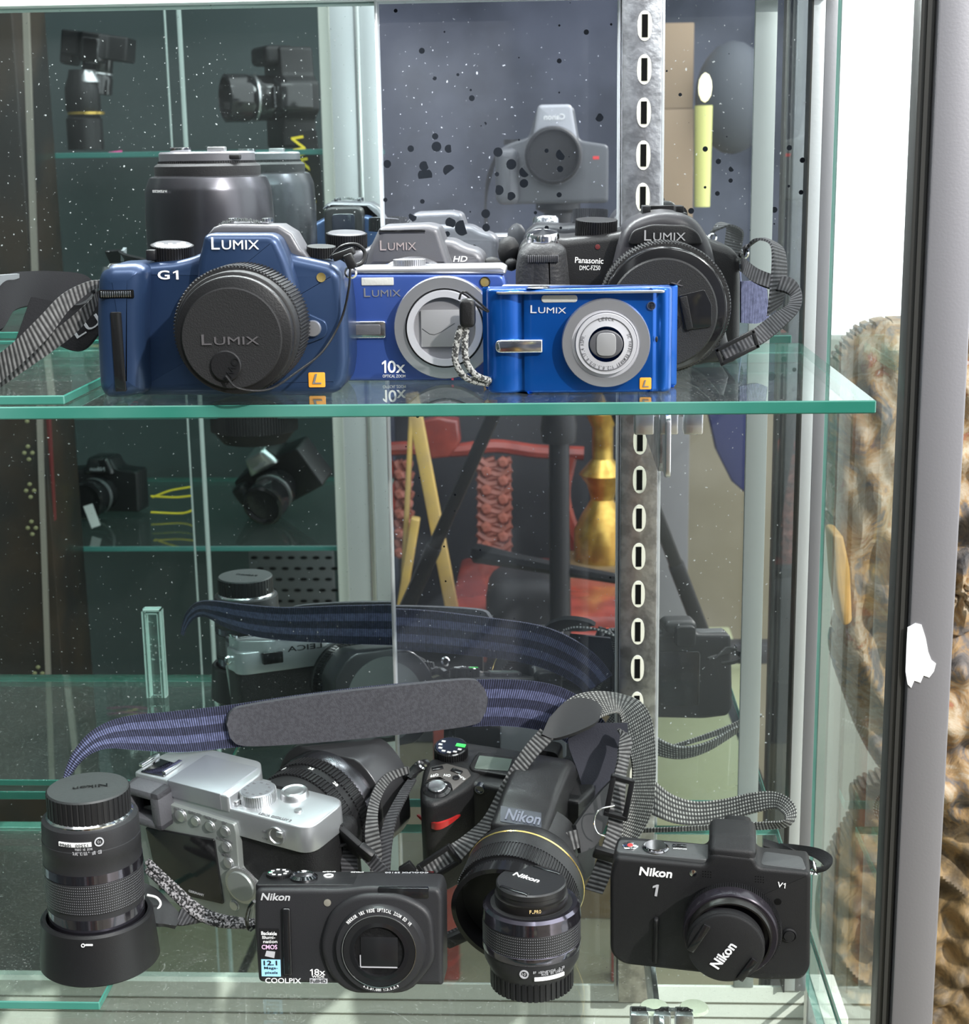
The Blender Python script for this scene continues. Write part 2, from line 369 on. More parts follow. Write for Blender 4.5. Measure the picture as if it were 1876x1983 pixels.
# lettering: built-in font turned into mesh, fitted to a baseline
TC = {}
def glyphs(s, bold=0, shear=0):
    k = (s, bold, shear)
    if k not in TC and s == '1':       # figure one with a flag, as printed on the cameras
        vs = [V(q) for q in ((.30, 0, 0), (.44, 0, 0), (.44, .7, 0), (.34, .7, 0), (.12, .57, 0), (.12, .46, 0), (.30, .55, 0))]
        TC[k] = (vs, [[0, 1, 2, 3, 4, 5, 6]], .12, .44, 0, .7)
    if k not in TC:
        cu = bpy.data.curves.new('t', 'FONT'); cu.body = s; cu.offset = bold*.5; cu.shear = shear; cu.extrude = 0; cu.resolution_u = 3; cu.fill_mode = 'FRONT'
        o = bpy.data.objects.new('t', cu); me = bpy.data.meshes.new_from_object(o)
        b = bmesh.new(); b.from_mesh(me); bpy.data.meshes.remove(me); bpy.data.objects.remove(o); bpy.data.curves.remove(cu)
        vs = [v.co.copy() for v in b.verts]; fs = [[v.index for v in f.verts] for f in b.faces]; b.free()
        x0 = min(v.x for v in vs); x1 = max(v.x for v in vs); z0 = min(v.y for v in vs); z1 = max(v.y for v in vs)
        TC[k] = (vs, fs, x0, x1, z0, z1)
    return TC[k]
def text(s, p0, p1, h, nrm, bold=.01, shear=0, bm=None, lift=.0002, thick=.0004):
    """letters whose lower-left is p0 and lower-right p1, height h, facing nrm"""
    vs, fs, x0, x1, z0, z1 = glyphs(s, bold, shear); p0, p1 = V(p0), V(p1); r = (p1-p0); wd = r.length; r = r/wd; nrm = V(nrm).normalized(); up = nrm.cross(r).normalized()
    thick = min(thick, h*.07)
    b = bmesh.new(); W = [b.verts.new(p0+r*((v.x-x0)/(x1-x0)*wd)+up*((v.y-z0)/(z1-z0)*h)+nrm*lift) for v in vs]
    for f in fs:
        try: b.faces.new([W[i] for i in f])
        except ValueError: pass
    if thick:
        g = bmesh.ops.extrude_face_region(b, geom=b.faces[:]); bmesh.ops.translate(b, verts=[v for v in g['geom'] if isinstance(v, bmesh.types.BMVert)], vec=nrm*thick)
    return join(bm, b)
def arctext(s, c, rad, h, a0, a1, nrm=(0, -1, 0), xdir=(1, 0, 0), bold=.01, inward=False, bm=None, thick=.0002, lift=.0002):
    """letters on a circle: from angle a0 to a1 (degrees, counter-clockwise from xdir as seen by the viewer); inward = tops point to the centre"""
    c = V(c); nrm = V(nrm).normalized(); x = V(xdir).normalized(); y = nrm.cross(x); n = len(s)
    for i, ch in enumerate(s):
        if ch == ' ': continue
        a = R(a0+(a1-a0)*(i+.5)/n); d = x*math.cos(a)+y*math.sin(a); tg = (x*-math.sin(a)+y*math.cos(a))*(1 if a1 > a0 else -1)
        wch = abs(R(a1-a0))*rad/n*(.42 if ch in "iI1.:-" else .82)
        hh = h*(.18 if ch in '.-' else 1)
        up = nrm.cross(tg); base = c+d*rad
        bm = text(ch, base-tg*wch/2, base+tg*wch/2, hh, nrm, bold, 0, bm, lift, thick)
    return bm
# a local frame whose planes can be hit from photo pixels when tracing outlines at their own distance
class Fr:
    def __init__(s, o):
        s.o = o; s.m = M.Translation(o.location) @ o.rotation_euler.to_matrix().to_4x4(); s.i = s.m.inverted(); s.e = s.i @ EYE
    def _r(s, u, v): return s.i.to_3x3() @ ray(u, v)
    def y(s, u, v, y=0): r = s._r(u, v); t = (y-s.e.y)/r.y; p = s.e+r*t; return (p.x, p.z)
    def z(s, u, v, z=0): r = s._r(u, v); t = (z-s.e.z)/r.z; p = s.e+r*t; return (p.x, p.y)
    def Y(s, u, v, y=0): p = s.y(u, v, y); return V((p[0], y, p[1]))
    def Z(s, u, v, z=0): p = s.z(u, v, z); return V((p[0], p[1], z))
    def ys(s, l, y=0): return [s.y(u, v, y) for u, v in l]
    def zs(s, l, z=0): return [s.z(u, v, z) for u, v in l]
    def r(s, u, v, rpx, y=0): a = s.y(u, v, y); b = s.y(u+rpx, v, y); return (V(b)-V(a)).length
    def w(s, p): return s.i @ V(p)          # world point -> local
    def txt(s, t, a, b, h, y=0, **k): return text(t, s.Y(*a, y), s.Y(*b, y), h, (0, -1, 0), **k)
# ================================================================ SETTING
G_FACE = glass('shelf_glass', (.95, .985, .97), dust=.008, f0=.045)
G_EDGE = mat('glass_edge', (.018, .15, .11), .25, spec=.6, col2=(.06, .21, .17), cscale=8, bump=.1, bscale=120)
G_SIDE = glass('side_glass', (.96, .985, .975), dust=.006, dscale=260, f0=.05, refl=.6)
ALU = mat('brushed_aluminium', (.62, .64, .66), .40, metal=.6, bump=.15, bscale=500, aniso=.4)
ALU_D = mat('dark_anodised_frame', (.27, .265, .285), .42, metal=.6, bump=.1, bscale=700)
SEAM = mat('black_rubber_seam', (.03, .03, .028), .4)
STEEL = mat('scratched_steel', (.50, .50, .53), .3, metal=1, bump=.5, bscale=240, col2=(.78, .78, .82), cscale=120)
WHITEMETAL = mat('zinc_clip', (.8, .82, .86), .3, metal=1, bump=.2, bscale=300)
PALE = mat('pale_track', (.74, .75, .68), .5, col2=(.64, .66, .60), cscale=5)
CREAM = mat('cream_slot_rim', (.72, .70, .60), .55)
BLACKHOLE = mat('slot_black', (.004, .004, .004), .9, spec=.1)
def slab(x0, x1, y0, y1, z0, z1, thin='z', bev=.0006):
    b = box(x0, x1, y0, y1, z0, z1, bev, 1); b.normal_update(); k = 'xyz'.index(thin)
    for f in b.faces: f.material_index = 0 if abs(f.normal[k]) > .9 else 1
    return b
def gl(name, bm, label, cat, face=None, group=None):
    return solo(name, bm, None, label, cat, group, mats=[face or G_FACE, G_EDGE])
gl('glass_shelf', slab(-.75, .1548, YF, YB, ZT-.0065, ZT), 'upper clear glass shelf with green edge carrying the blue cameras', 'shelf')
gl('glass_sheet', slab(-.75, -.248, YF+.004, YB-.01, ZT+.0002, ZT+.005), 'loose glass sheet lying on the left end of the upper shelf', 'glass sheet')
gl('glass_shelf', slab(-.75, .148, .745, YB, ZL-.0065, ZL), 'lower clear glass shelf under the black lenses and silver camera', 'shelf')
gl('glass_sheet', slab(-.75, -.2505, .7655, YB-.01, ZL+.0002, ZL+.005), 'loose glass sheet on the lower shelf beside the hooded lens', 'glass sheet')
struct('trim_14', box(-.75, .17, 1.018, 1.034, CZ+.0958, CZ+.14, .001), mat('pale_green_rail', (.62, .70, .66), .35))
# mirrors: object origin at base, so the spot map is per panel
MA = mirror_mat('old_mirror_left', (.70, .80, .79), .010, (.5, .55, .55), (0.0, .9, 0.0))
MB_ = mirror_mat('old_mirror_middle', (.80, .83, .86), .045, (.60, .64, .74), (.72, .52, 1.5))
MC_ = mirror_mat('old_mirror_right', (.82, .86, .86), .035, (.62, .66, .68), (.72, .52, 1.0))
ZB0 = CZ-.583
def mirror(x0, x1, m, label, y=YM):
    return solo('mirror_panel', box(x0, x1, y, y+.005, ZB0, CZ+.35), m, label, 'mirror')
mirror(-.9, -.1045, MA, 'large dark mirror behind the left half of the case')
mirror(-.1145, .0395, MB_, 'spotted tarnished mirror between the middle joint and the slotted steel upright', YM-.0055)
mirror(.0655, .1233, MC_, 'narrow mirror to the right of the slotted steel upright', YM-.0055)
mirror(.137, .158, MC_, 'thin mirror strip beside the right corner of the case', YM-.0055)
e = obj
struct('wall_back', box(-1.2, .17, YM+.012, YM+.05, .2, CZ+.6), mat('back_board', (.05, .05, .05), .8))
for x0, x1, m, n in ((-.1145, -.1128, ALU, 'trim_1'), (.0378, .0395, ALU, 'trim_2'), (.1233, .137, mat('grey_alu', (.36, .40, .40), .35, metal=.5), 'trim_3'), (.158, .166, ALU, 'trim_4'), (.166, .1735, ALU_D, 'trim_5')):
    struct(n, box(x0, x1, YM-.012 if n != 'trim_3' else YM-.008, YM+.01, ZB0, CZ+.35, .0004), m)
struct('trim_6', box(.0645, .0662, YM-.026, YM+.006, ZB0, CZ+.35, .0003), ALU)
struct('trim_7', box(.1573, .1583, YM-.014, YM+.006, ZB0, CZ+.35), SEAM)
# side glass and the front post
struct('window_1', slab(.1745, .1800, .806, YM+.012, ZB0, CZ+.4, 'x'), None, mats=[G_SIDE, G_EDGE])
b = box(.181, .2035, .792, .815, ZB0-.3, CZ+.4, .0012); post = struct('trim_8', b, ALU_D)
b = box(.1735, .1805, .796, .812, ZB0-.3, CZ+.4, .0008); b = box(.1765, .1785, .7945, .812, ZB0-.3, CZ+.4, 0, bm=b); struct('trim_9', b, SEAM)
# white torn sticker on the post
F0 = [(1757, 1215), (1772, 1207), (1784, 1210), (1792, 1235), (1797, 1262), (1803, 1278), (1812, 1285), (1808, 1300), (1799, 1312), (1788, 1308), (1782, 1322), (1770, 1318), (1764, 1332), (1757, 1325), (1753, 1300), (1755, 1250)]
b = ext([(PY(u, v, .7915).x, PY(u, v, .7915).z) for u, v in F0], .7913, .7919)
solo('torn_sticker', b, mat('white_paper', (.85, .85, .85), .7), 'torn white sticker scrap on the dark metal front post', 'sticker')
# slotted upright
b = box(.0400, .0642, YM-.030, YM-.0065, ZB0, CZ+.35, .0006)
up = thing('slotted_upright', 'slotted steel shelf upright standing in front of the mirrors', 'shelf upright', (.052, YM-.018, ZB0))
def loc(bm, o):
    for v in bm.verts: v.co -= o.location
    return bm
obj('channel', loc(b, up), STEEL, up)
for k in range(-1, 27):
    zc = CZ+.0765-.02578*k
    if zc < ZB0+.02: break
    x = .0535-.0022*k/20.
    bb = ext([(x+.0044*math.cos(a), zc+.0090*(abs(math.sin(a))**.75*(1 if math.sin(a) > 0 else -1))) for a in [2*PI*i/24 for i in range(24)]], YM-.0306, YM-.0295)
    s = obj('slot_rim', loc(bb, up), CREAM, up)
    obj('slot', loc(box(x-.0018, x+.0018, YM-.0310, YM-.0304, zc-.0067, zc+.0067), up), BLACKHOLE, s)
# shelf brackets
def bracket(zs, label):
    t = thing('shelf_bracket', label, 'bracket', (.0535, .80, zs-.035))
    b = ext([(YM-.03, zs-.002), (YM-.03, zs-.040), (.812, zs-.0365), (.800, zs-.030), (.7985, zs-.003)], .0515, .0545, .0004, .0004, axis='x')
    obj('arm', loc(b, t), STEEL, t)
    b = box(.0375, .0475, .779, .789, zs-.0115, zs-.0005, .001); b = box(.050, .0595, .779, .789, zs-.0115, zs-.0005, .001, bm=b); b = box(.062, .0718, .779, .789, zs-.0115, zs-.0005, .001, bm=b)
    b = box(.0375, .0718, .783, .787, zs-.003, zs-.0005, bm=b)
    obj('clip', loc(b, t), WHITEMETAL, t)
    b = ext(rrect(.783-.008, .783+.012, zs-.033, zs+.0015 if False else zs-.001, .004), .0528, .0556, .0006, .0006, axis='x')
    obj('bracket_tip', loc(b, t), WHITEMETAL, t)
    return t
bracket(ZT-.0065, 'triangular steel bracket with bright clips under the upper glass shelf')
t = bracket(ZL-.0065, 'steel bracket with clear rubber pads under the lower glass shelf')
RUB = mat('clear_rubber', (.55, .57, .46), .25, spec=.6)
for x in (.051, .0728):
    obj('pad', loc(lathe([(.0, 0), (.0075, .0004), (.0082, .002), (.0060, .0036), (.003, .005)], (x, .789, ZL-.0068), (0, 0, -1), 24), t), RUB, t)
# sliding track at the foot of the mirror
struct('trim_10', box(-.9, .1735, YM-.0070, YM+.012, ZB0-.10, ZB0, .0004), PALE)
GR = mat('track_groove', (.16, .16, .12), .7)
for i, v in enumerate((1936, 1964)): z = PY(800, v, YM-.007).z; struct('trim_%d' % (11+i), box(-.9, .1735, YM-.0076, YM-.0065, z-.0006, z+.0006), GR)
struct('trim_13', box(.18, .1990, 1.0, YM+.02, ZB0-.10, ZB0-.004, .001), PALE)
struct('trim_15', box(.18, .1990, .998, 1.001, ZB0-.024, ZB0-.022), GR)

# ================================================================ THE SHOP BEHIND THE VIEWER (seen in the mirrors)
SLATE = mat('slate_wall', (.042, .050, .074), .8, col2=(.098, .11, .155), cscale=3, detail=6)
struct('wall_front', box(-4, 3.2, -3.0, -2.95, 0, 3.0), SLATE)
struct('wall_left', box(-2.6, -2.55, -3, 2.2, 0, 3.0), mat('teal_wall', (.03, .045, .045), .8))
struct('floor', box(-4, 4, -3, 4, -.05, 0), mat('olive_floor', (.19, .185, .12), .45, col2=(.27, .24, .16), cscale=2.2))
struct('ceiling', box(-2.6, 3.2, -3, -2.0, 3.0, 3.05), mat('grey_ceiling', (.30, .31, .33), .8))
def mrect(u0, u1, v0, v1, Y, th=.02, bev=.002):
    a = MV(u0, v0, Y); c = MV(u1, v1, Y); return box(a.x, c.x, a.y-th, a.y, c.z, a.z, bev)
def mbeam(p, q, Y0, Y1, wpx, th=None, bev=.003, bm=None):
    a = MV(*p, Y0); c = MV(*q, Y1); wd = wpx*Y0/FP; return beam(a, c, wd, th or wd, up=V((0, 1, .001)), bev=bev, bm=bm)
DKTEAL = mat('dark_teal_panel', (.022, .036, .036), .6, col2=(.035, .05, .052), cscale=2)
BRASS = mat('old_gold', (.62, .42, .10), .32, metal=.8, bump=.6, bscale=60, col2=(.35, .2, .04), cscale=25)
BLK = mat('black_plastic', (.009, .009, .010), .42, spec=.35, bump=.25, bscale=1500)
BLKM = mat('black_matte', (.012, .012, .013), .6, spec=.3, bump=.3, bscale=1200)
BLKG = mat('black_gloss', (.010, .010, .011), .12, spec=.6)
CHROME = mat('chrome', (.86, .86, .88), .12, metal=1)
SILVER = mat('satin_silver', (.60, .61, .62), .30, metal=.92, bump=.12, bscale=2500)
WHITE = mat('white_print', (.85, .85, .85), .5)
GREYP = mat('grey_print', (.40, .40, .42), .5)
YEL = mat('yellow_print', (.80, .62, .03), .5)
DGLASS = mat('lens_glass', (.012, .014, .022), .05, spec=.9, coat=1)
REDP = mat('red_print', (.75, .03, .03), .4)
# opposite cabinet
cab = thing('display_cabinet', 'aluminium framed display cabinet across the aisle, reflected in the left mirror', 'cabinet', (MV(400, 900, 2.6).x, 2*YM-2.6, 0))
def cpart(n, bm, m, **k): return obj(n, loc(bm, cab), m, cab, **k)
a = MV(640, 0, 2.40); zt, zb = 2.6, .05
def vstrip(u0, u1, Y, m, n='post', th=.02):
    x0 = MV(u0, 600, Y).x; x1 = MV(u1, 600, Y).x; return cpart(n, box(x0, x1, 2*YM-Y-th, 2*YM-Y, zb, zt, .001), m)
PALEM = mat('painted_frame', (.55, .57, .52), .45)
s = vstrip(636, 656, 2.38, PALEM, 'slotted_strip')
x0 = MV(646, 0, 2.375).x
b = None
for k in range(60):
    z = 2.2-.0255*1.0*k*1.0
    b = box(x0-.0022, x0+.0022, 2*YM-2.377, 2*YM-2.374, z, z+.013, bm=b)
obj('slots', loc(b, cab), BLACKHOLE, s)
vstrip(657, 702, 2.36, ALU); vstrip(704, 712, 2.352, mat('bright_alu', (.85, .87, .86), .3, metal=1)); vstrip(713, 744, 2.355, ALU)
cpart('back_panel', box(-2.3, MV(640, 0, 3.0).x, 2*YM-3.02, 2*YM-3.0, zb, zt), DKTEAL)
for u0, u1 in ((349, 352), (373, 381)): vstrip(u0, u1, 2.36, mat('glass_door_edge', (.35, .42, .40), .2), 'door_edge', .004)
for v, nm in ((292, 'a'), (1058, 'b'), (596+205, 'c')):
    z = MV(400, v, 2.40).z; b = slab(-2.2, MV(660, 0, 2.4).x, 2*YM-2.95, 2*YM-2.40, z-.008, z, 'z')
    cpart('glass_shelf', b, None, mats=[glass('dim_glass', (.75, .85, .82), .01), mat('dim_glass_edge', (.04, .16, .14), .3)])
PERF = mat('perforated_grey', (.085, .085, .09), .6)
b = mrect(480, 650, 1066, 1200, 2.7, .01); pn = cpart('perforated_panel', b, PERF)
b = None
for r_ in range(6):
    for c_ in range(7):
        p = MV(492+c_*24+(12 if r_ % 2 else 0), 1080+r_*21, 2.69); b = ball(p, .0045, 1.5, .15, .7, bm=b, sub=2)
obj('holes', loc(b, cab), BLACKHOLE, pn)
# lacquer cupboard at far left of the mirror
lc = thing('lacquer_cupboard', 'dark brown lacquered cupboard edge with small pale flowers, reflected at far left', 'cupboard', (MV(20, 900, 2.2).x, 2*YM-2.2, 0))
BRN = mat('brown_lacquer', (.024, .016, .010), .35, col2=(.010, .009, .008), cscale=8)
obj('side', loc(box(MV(-220, 0, 2.25).x, MV(44, 300, 2.25).x, 2*YM-2.4, 2*YM-2.25, 0, 2.4, .004), lc), BRN, lc)
obj('metal_edge', loc(beam(MV(50, 10, 2.25), MV(108, 1700, 2.25), .008, .008), lc), mat('dull_brass_edge', (.30, .28, .24), .4, metal=.6), lc)
obj('red_edge', loc(beam(MV(90, 780, 2.27), MV(128, 1500, 2.27), .012, .008), lc), mat('red_lacquer', (.10, .015, .015), .4), lc)
p0, p1 = MV(58, 800, 2.26), MV(90, 1500, 2.26); b = None
for k in (0, 1, 2, 3, 7):
    p = p0.lerp(p1, k/10.); p.y = 2*YM-2.245
    for dx, dz in ((-1, 0), (1, 0), (0, 1.2), (0, -1.2)): b = ball((p.x+dx*.006, p.y, p.z+dz*.008), .0032, 1.2, .3, 1, bm=b, sub=1)
obj('flower_inlay', loc(b, lc), mat('pearl_inlay', (.20, .20, .10), .3), lc)
# chair
CH = mat('red_wood', (.27, .045, .03), .25, col2=(.18, .03, .022), cscale=20, coat=.3); YC = 3.1
ch = thing('carved_chair', 'red wooden armchair with pierced carved splats, reflected behind the tripod', 'chair', (MV(980, 1000, YC).x, 2*YM-YC, 0))
def chp(n, bm, m=CH): return obj(n, loc(bm, ch), m, ch)
ribs = lambda l, r, Y=YC: tube([MV(u, v, Y) for u, v in l], r)
chp('crest_rail', ribs([(745, 868), (800, 866), (880, 870), (960, 862), (1040, 872), (1130, 876)], .014))
chp('headrest', ext([(p.x, p.z) for p in [MV(u, v, YC) for u, v in ((820, 812), (850, 803), (888, 810), (893, 850), (872, 880), (835, 884))]], 2*YM-YC+.02, 2*YM-YC-.03, .006, .006))
def splat(u0, u1, v0, v1, n):
    b = mbeam((u0+3, v0), (u0+3, v1), YC, YC, 6); b = mbeam((u1-3, v0), (u1-3, v1), YC, YC, 6, bm=b); k = int((v1-v0)/18)
    for i in range(k+1):
        v = v0+i*(v1-v0)/k; b = tube([MV(u0, v, YC), MV((u0+u1)/2+(8 if i % 2 else -8), v+14, YC), MV(u1, v+2, YC)], .008, 6, bm=b)
        b = ball(MV(u0+(u1-u0)*(.25 if i % 2 else .75), v+8, YC-.01), .013, bm=b, sub=1)
        b = tube([MV((u0+u1)/2, v, YC), MV(u0+(u1-u0)*(.8 if i % 2 else .2), v+9, YC), MV((u0+u1)/2, v+20, YC)], .006, 6, bm=b)
    return chp(n, b, mat('carved_wood', (.30, .10, .07), .4, bump=.5, bscale=80))
splat(925, 990, 885, 1065, 'splat'); splat(766, 798, 890, 1060, 'splat')
chp('seat', box(MV(872, 0, YC).x, MV(1200, 0, YC).x, 2*YM-YC, 2*YM-YC+.42, MV(900, 1120, YC).z, MV(900, 1075, YC).z, .015))
chp('seat_rail', box(MV(872, 0, YC).x, MV(1200, 0, YC).x, 2*YM-YC+.42, 2*YM-YC+.44, MV(900, 1150, YC).z, MV(900, 1100, YC).z, .006))
chp('arm', ribs([(1098, 880), (1085, 960), (1110, 1040), (1150, 1090), (1200, 1120)], .02))
chp('arm', ribs([(740, 880), (752, 960), (735, 1040), (715, 1090), (700, 1120)], .02))
for u in (885, 1190):
    for dy in (0, .4): a = MV(u, 1150, YC); chp('leg', beam((a.x, a.y+dy, a.z), (a.x, a.y+dy, 0), .04, .04, up=V((0, 1, 0)), bev=.005))
# easel
ea = thing('gilded_easel', 'gilded wooden easel with splayed legs reflected left of the tripod', 'easel', (MV(830, 1000, 2.7).x, 2*YM-2.7, 0))
GILT = mat('gilt_wood', (.55, .38, .10), .4, col2=(.42, .30, .12), cscale=12)
for p, q, w_ in (((798, 760), (905, 1330), 26), ((806, 1000), (752, 1330), 18), ((800, 760), (772, 1330), 10)):
    obj('leg', loc(mbeam(p, q, 2.7, 2.75, w_, .02), ea), GILT, ea)
obj('crossbar', loc(mbeam((770, 1190), (900, 1190), 2.72, 2.72, 16, .02), ea), GILT, ea)
solo('dark_space_panel', box(MV(742, 0, 3.9).x, MV(1215, 0, 3.9).x, 2*YM-4.2, 2*YM-3.9, 0, MV(1000, 775, 3.9).z, .005), mat('dark_space_board', (.020, .020, .024), .5, col2=(.035, .036, .042), cscale=4), 'near black panel added for the dark space behind the carved chair', 'cabinet')  # added panel: darkness behind the chair put into a near black colour
# gold candlestick and the things in the narrow right mirror
cs = MV(1166, 1080, 3.0)
prof = [(.055, 0), (.055, .06), (.040, .09), (.022, .12), (.03, .15), (.045, .17), (.02, .20), (.02, .26), (.034, .29), (.02, .32), (.022, .40)]
solo('gold_candlestick', lathe([(r*1.0, h) for r, h in prof], cs, (0, 0, 1), 32), BRASS, 'turned gold candlestick reflected just left of the slotted upright', 'candlestick')
solo('pedestal', box(cs.x-.07, cs.x+.07, cs.y-.07, cs.y+.07, 0, cs.z, .004), mat('dark_gold', (.16, .11, .05), .5), 'dark gold pedestal under the gold candlestick', 'pedestal')
solo('cardboard_box', mrect(1262, 1341, 46, 210, 3.3, .3), mat('cardboard', (.30, .22, .15), .8), 'upper brown cardboard box of the stack reflected right of the upright', 'box', 'stacked cardboard boxes')
solo('cardboard_box', mrect(1258, 1340, 212, 430, 3.3, .3), MC['cardboard'], 'lower brown cardboard box of the stack reflected right of the upright', 'box', 'stacked cardboard boxes')
solo('shelving_side', box(MV(1250, 0, 3.4).x, MV(1345, 0, 3.4).x, -1.65, -1.3, 0, MV(1300, 432, 3.3).z, .004), mat('grey_board', (.16, .16, .17), .7), 'grey shelving unit under the cardboard boxes', 'shelving')
cdl = thing('candle', 'pale yellow candle with a white flame reflected beside the cardboard boxes', 'candle', tuple(MV(1358, 400, 2.9)))
WAX = mat('yellow_wax', (.62, .62, .22), .5)
obj('stick', loc(lathe([(.014, 0), (.016, MV(1358, 205, 2.9).z-MV(1358, 400, 2.9).z)], MV(1358, 400, 2.9), (0, 0, 1), 20), cdl), WAX, cdl)
obj('flame', loc(ball(MV(1364, 170, 2.9), .012, 1, 1, 2.1), cdl), mat('flame', (1, .93, .6), .5, emit=1.6), cdl)
solo('round_lamp', ball(MV(1418, 190, 3.3), .085, .9, .9, 1.3, sub=3), mat('dark_blue_grey', (.07, .08, .10), .6), 'dark rounded lamp shade reflected at the right edge of the mirror', 'lamp')
KH = mat('khaki_panel', (.20, .175, .12), .7, col2=(.26, .23, .17), cscale=3)
solo('room_divider', box(MV(1215, 0, 3.6).x, 2.2, 2*YM-3.64, 2*YM-3.6, 0, MV(1300, 800, 3.6).z), KH, 'khaki board reflected behind the right tripod leg', 'divider')
solo('pale_crate', box(MV(1230, 0, 3.2).x, MV(1470, 0, 3.2).x, 2*YM-3.5, 2*YM-3.2, 0, MV(1300, 1290, 3.2).z, .006), mat('pale_green_crate', (.42, .45, .28), .6), 'pale green crate reflected low beside the corner mirror strip', 'crate')
solo('dark_rail', mrect(1240, 1500, 1245, 1283, 3.15, .04), mat('dark_rail', (.03, .03, .035), .5), 'dark horizontal rail reflected above the pale green crate', 'rail')
b = ext([(p.x, p.z) for p in [MV(u, v, 3.0) for u, v in ((1368, 790), (1450, 780), (1450, 960), (1415, 930), (1385, 870))]], -.92, -.95, .004)
solo('navy_cloth', b, mat('navy_cloth', (.02, .025, .09), .8, bump=.3), 'navy cloth hanging in the right mirror under the upper shelf', 'cloth')
# photographer's camera on its tripod, both seen in the middle mirror
pc = thing('slr_camera', 'grey and black SLR camera of the photographer, reflected in the spotted mirror', 'camera', (-.006, -.075, CZ-.0625))
def pcp(n, bm, m, **k): bmesh.ops.scale(bm, vec=(1.13, 1.13, 1.13), verts=bm.verts); return obj(n, bm, m, pc, **k)
bd = roundpoly([(-.064, 0), (.064, 0), (.064, .066), (.040, .070), (.030, .072), (.024, .110), (-.018, .110), (-.028, .076), (-.050, .070), (-.064, .062)], .006)
GB = mat('grey_black_plastic', (.075, .08, .09), .45, bump=.3, bscale=900)
pcp('body', ext(bd, .018, -.032, .004, .004), GB)
pcp('grip', ext(rrect(-.067, -.040, .0, .064, .010), .040, .0, .010, .0), GB)
pcp('flash_hump', ext(roundpoly([(-.024, .070), (.028, .070), (.021, .112), (-.017, .112)], .005), .034, -.02, .005, .003), mat('grey_top', (.34, .35, .38), .35))
LC = (.0, .032, .055)
b = lathe([(.0320, 0), (.0320, .018), (.0325, .020), (.0325, .036), (.0310, .041), (.0290, .0422), (.0275, .040), (.0275, .034), (.0, .034)], LC, (0, 1, 0), 56, True)
bmesh.ops.translate(b, verts=b.verts, vec=(0, -.016, .0)); pcp('lens', b, BLKM)
b = gear(.0326, .0336, .008, .030, 90, (0, .014, .055), (0, 1, 0)); pcp('zoom_ring', b, mat('grey_ridges', (.20, .20, .21), .5))
pcp('mode_dial', gear(.0095, .0102, 0, .006, 40, (-.048, .0, .068), (0, 0, 1)), BLK)
b = text('Canon', (.0135, .0345, .0950), (-.0105, .0345, .0950), .0065, (0, 1, 0), .03, thick=.0006); pcp('lettering', b, WHITE)
pcp('badge', box(.046, .053, .018, .0186, .050, .0535), REDP)
pcp('strap', ribbon([((-.066, .0, .062), (-.066, -.012, .058)), ((-.080, .0, .02), (-.080, -.012, .0)), ((-.078, .01, -.06), (-.07, -.0, -.06)), ((-.05, .02, -.09), (-.05, .0, -.10))]), BLKM)
tp = thing('camera_tripod', 'black tripod carrying the photographer\'s camera, its legs reflected in the lower mirrors', 'tripod', (0, -.10, 0))
def tpp(n, bm, m=BLK): return obj(n, loc(bm, tp), m, tp)
tpp('head', lathe([(.028, 0), (.028, .012), (.016, .02), (.020, .05), (.03, .055), (.03, .068)], (0, -.10, CZ-.126), (0, 0, 1), 24))
tpp('column', lathe([(.0145, 0), (.0145, .62)], (0, -.10, CZ-.75), (0, 0, 1), 20)); tpp('collar', lathe([(.024, 0), (.026, .02), (.022, .05)], (0, -.10, CZ-.39), (0, 0, 1), 20))
for a, c in (((1105, 470), (745, 1270)), ((1058, 440), (1400, 1330))):
    p, q = MV(*a, 2.2), MV(*c, 2.35); b = beam(p, q, .020, .020, up=V((0, 1, 0)), bev=.006); d = q-p; b = beam(q-d*.3, q, .024, .024, up=V((0, 1, 0)), bev=.006, bm=b)
    q2 = q+(q-p)*((q.z-.01)/(p.z-q.z)); b = beam(q, q2, .015, .015, up=V((0, 1, 0)), bev=.004, bm=b); tpp('leg', b)
b = beam((0, -.12, CZ-.15), (.02, -1.0, .01), .02, .02, up=V((1, 0, 0)), bev=.005); tpp('leg', b)
tpp('handle', tube([MV(925, 1068, 2.3), MV(1010, 1085, 2.25), MV(1200, 1118, 2.2)], (.016, .008)))
# black bag under the tripod
b = box(MV(940, 1200, 2.6).x, MV(1085, 1200, 2.6).x, 2*YM-2.75, 2*YM-2.6, MV(1000, 1330, 2.6).z, MV(1000, 1125, 2.6).z, .035, 4)
solo('camera_bag', b, BLKM, 'black camera bag reflected low behind the tripod column', 'bag')
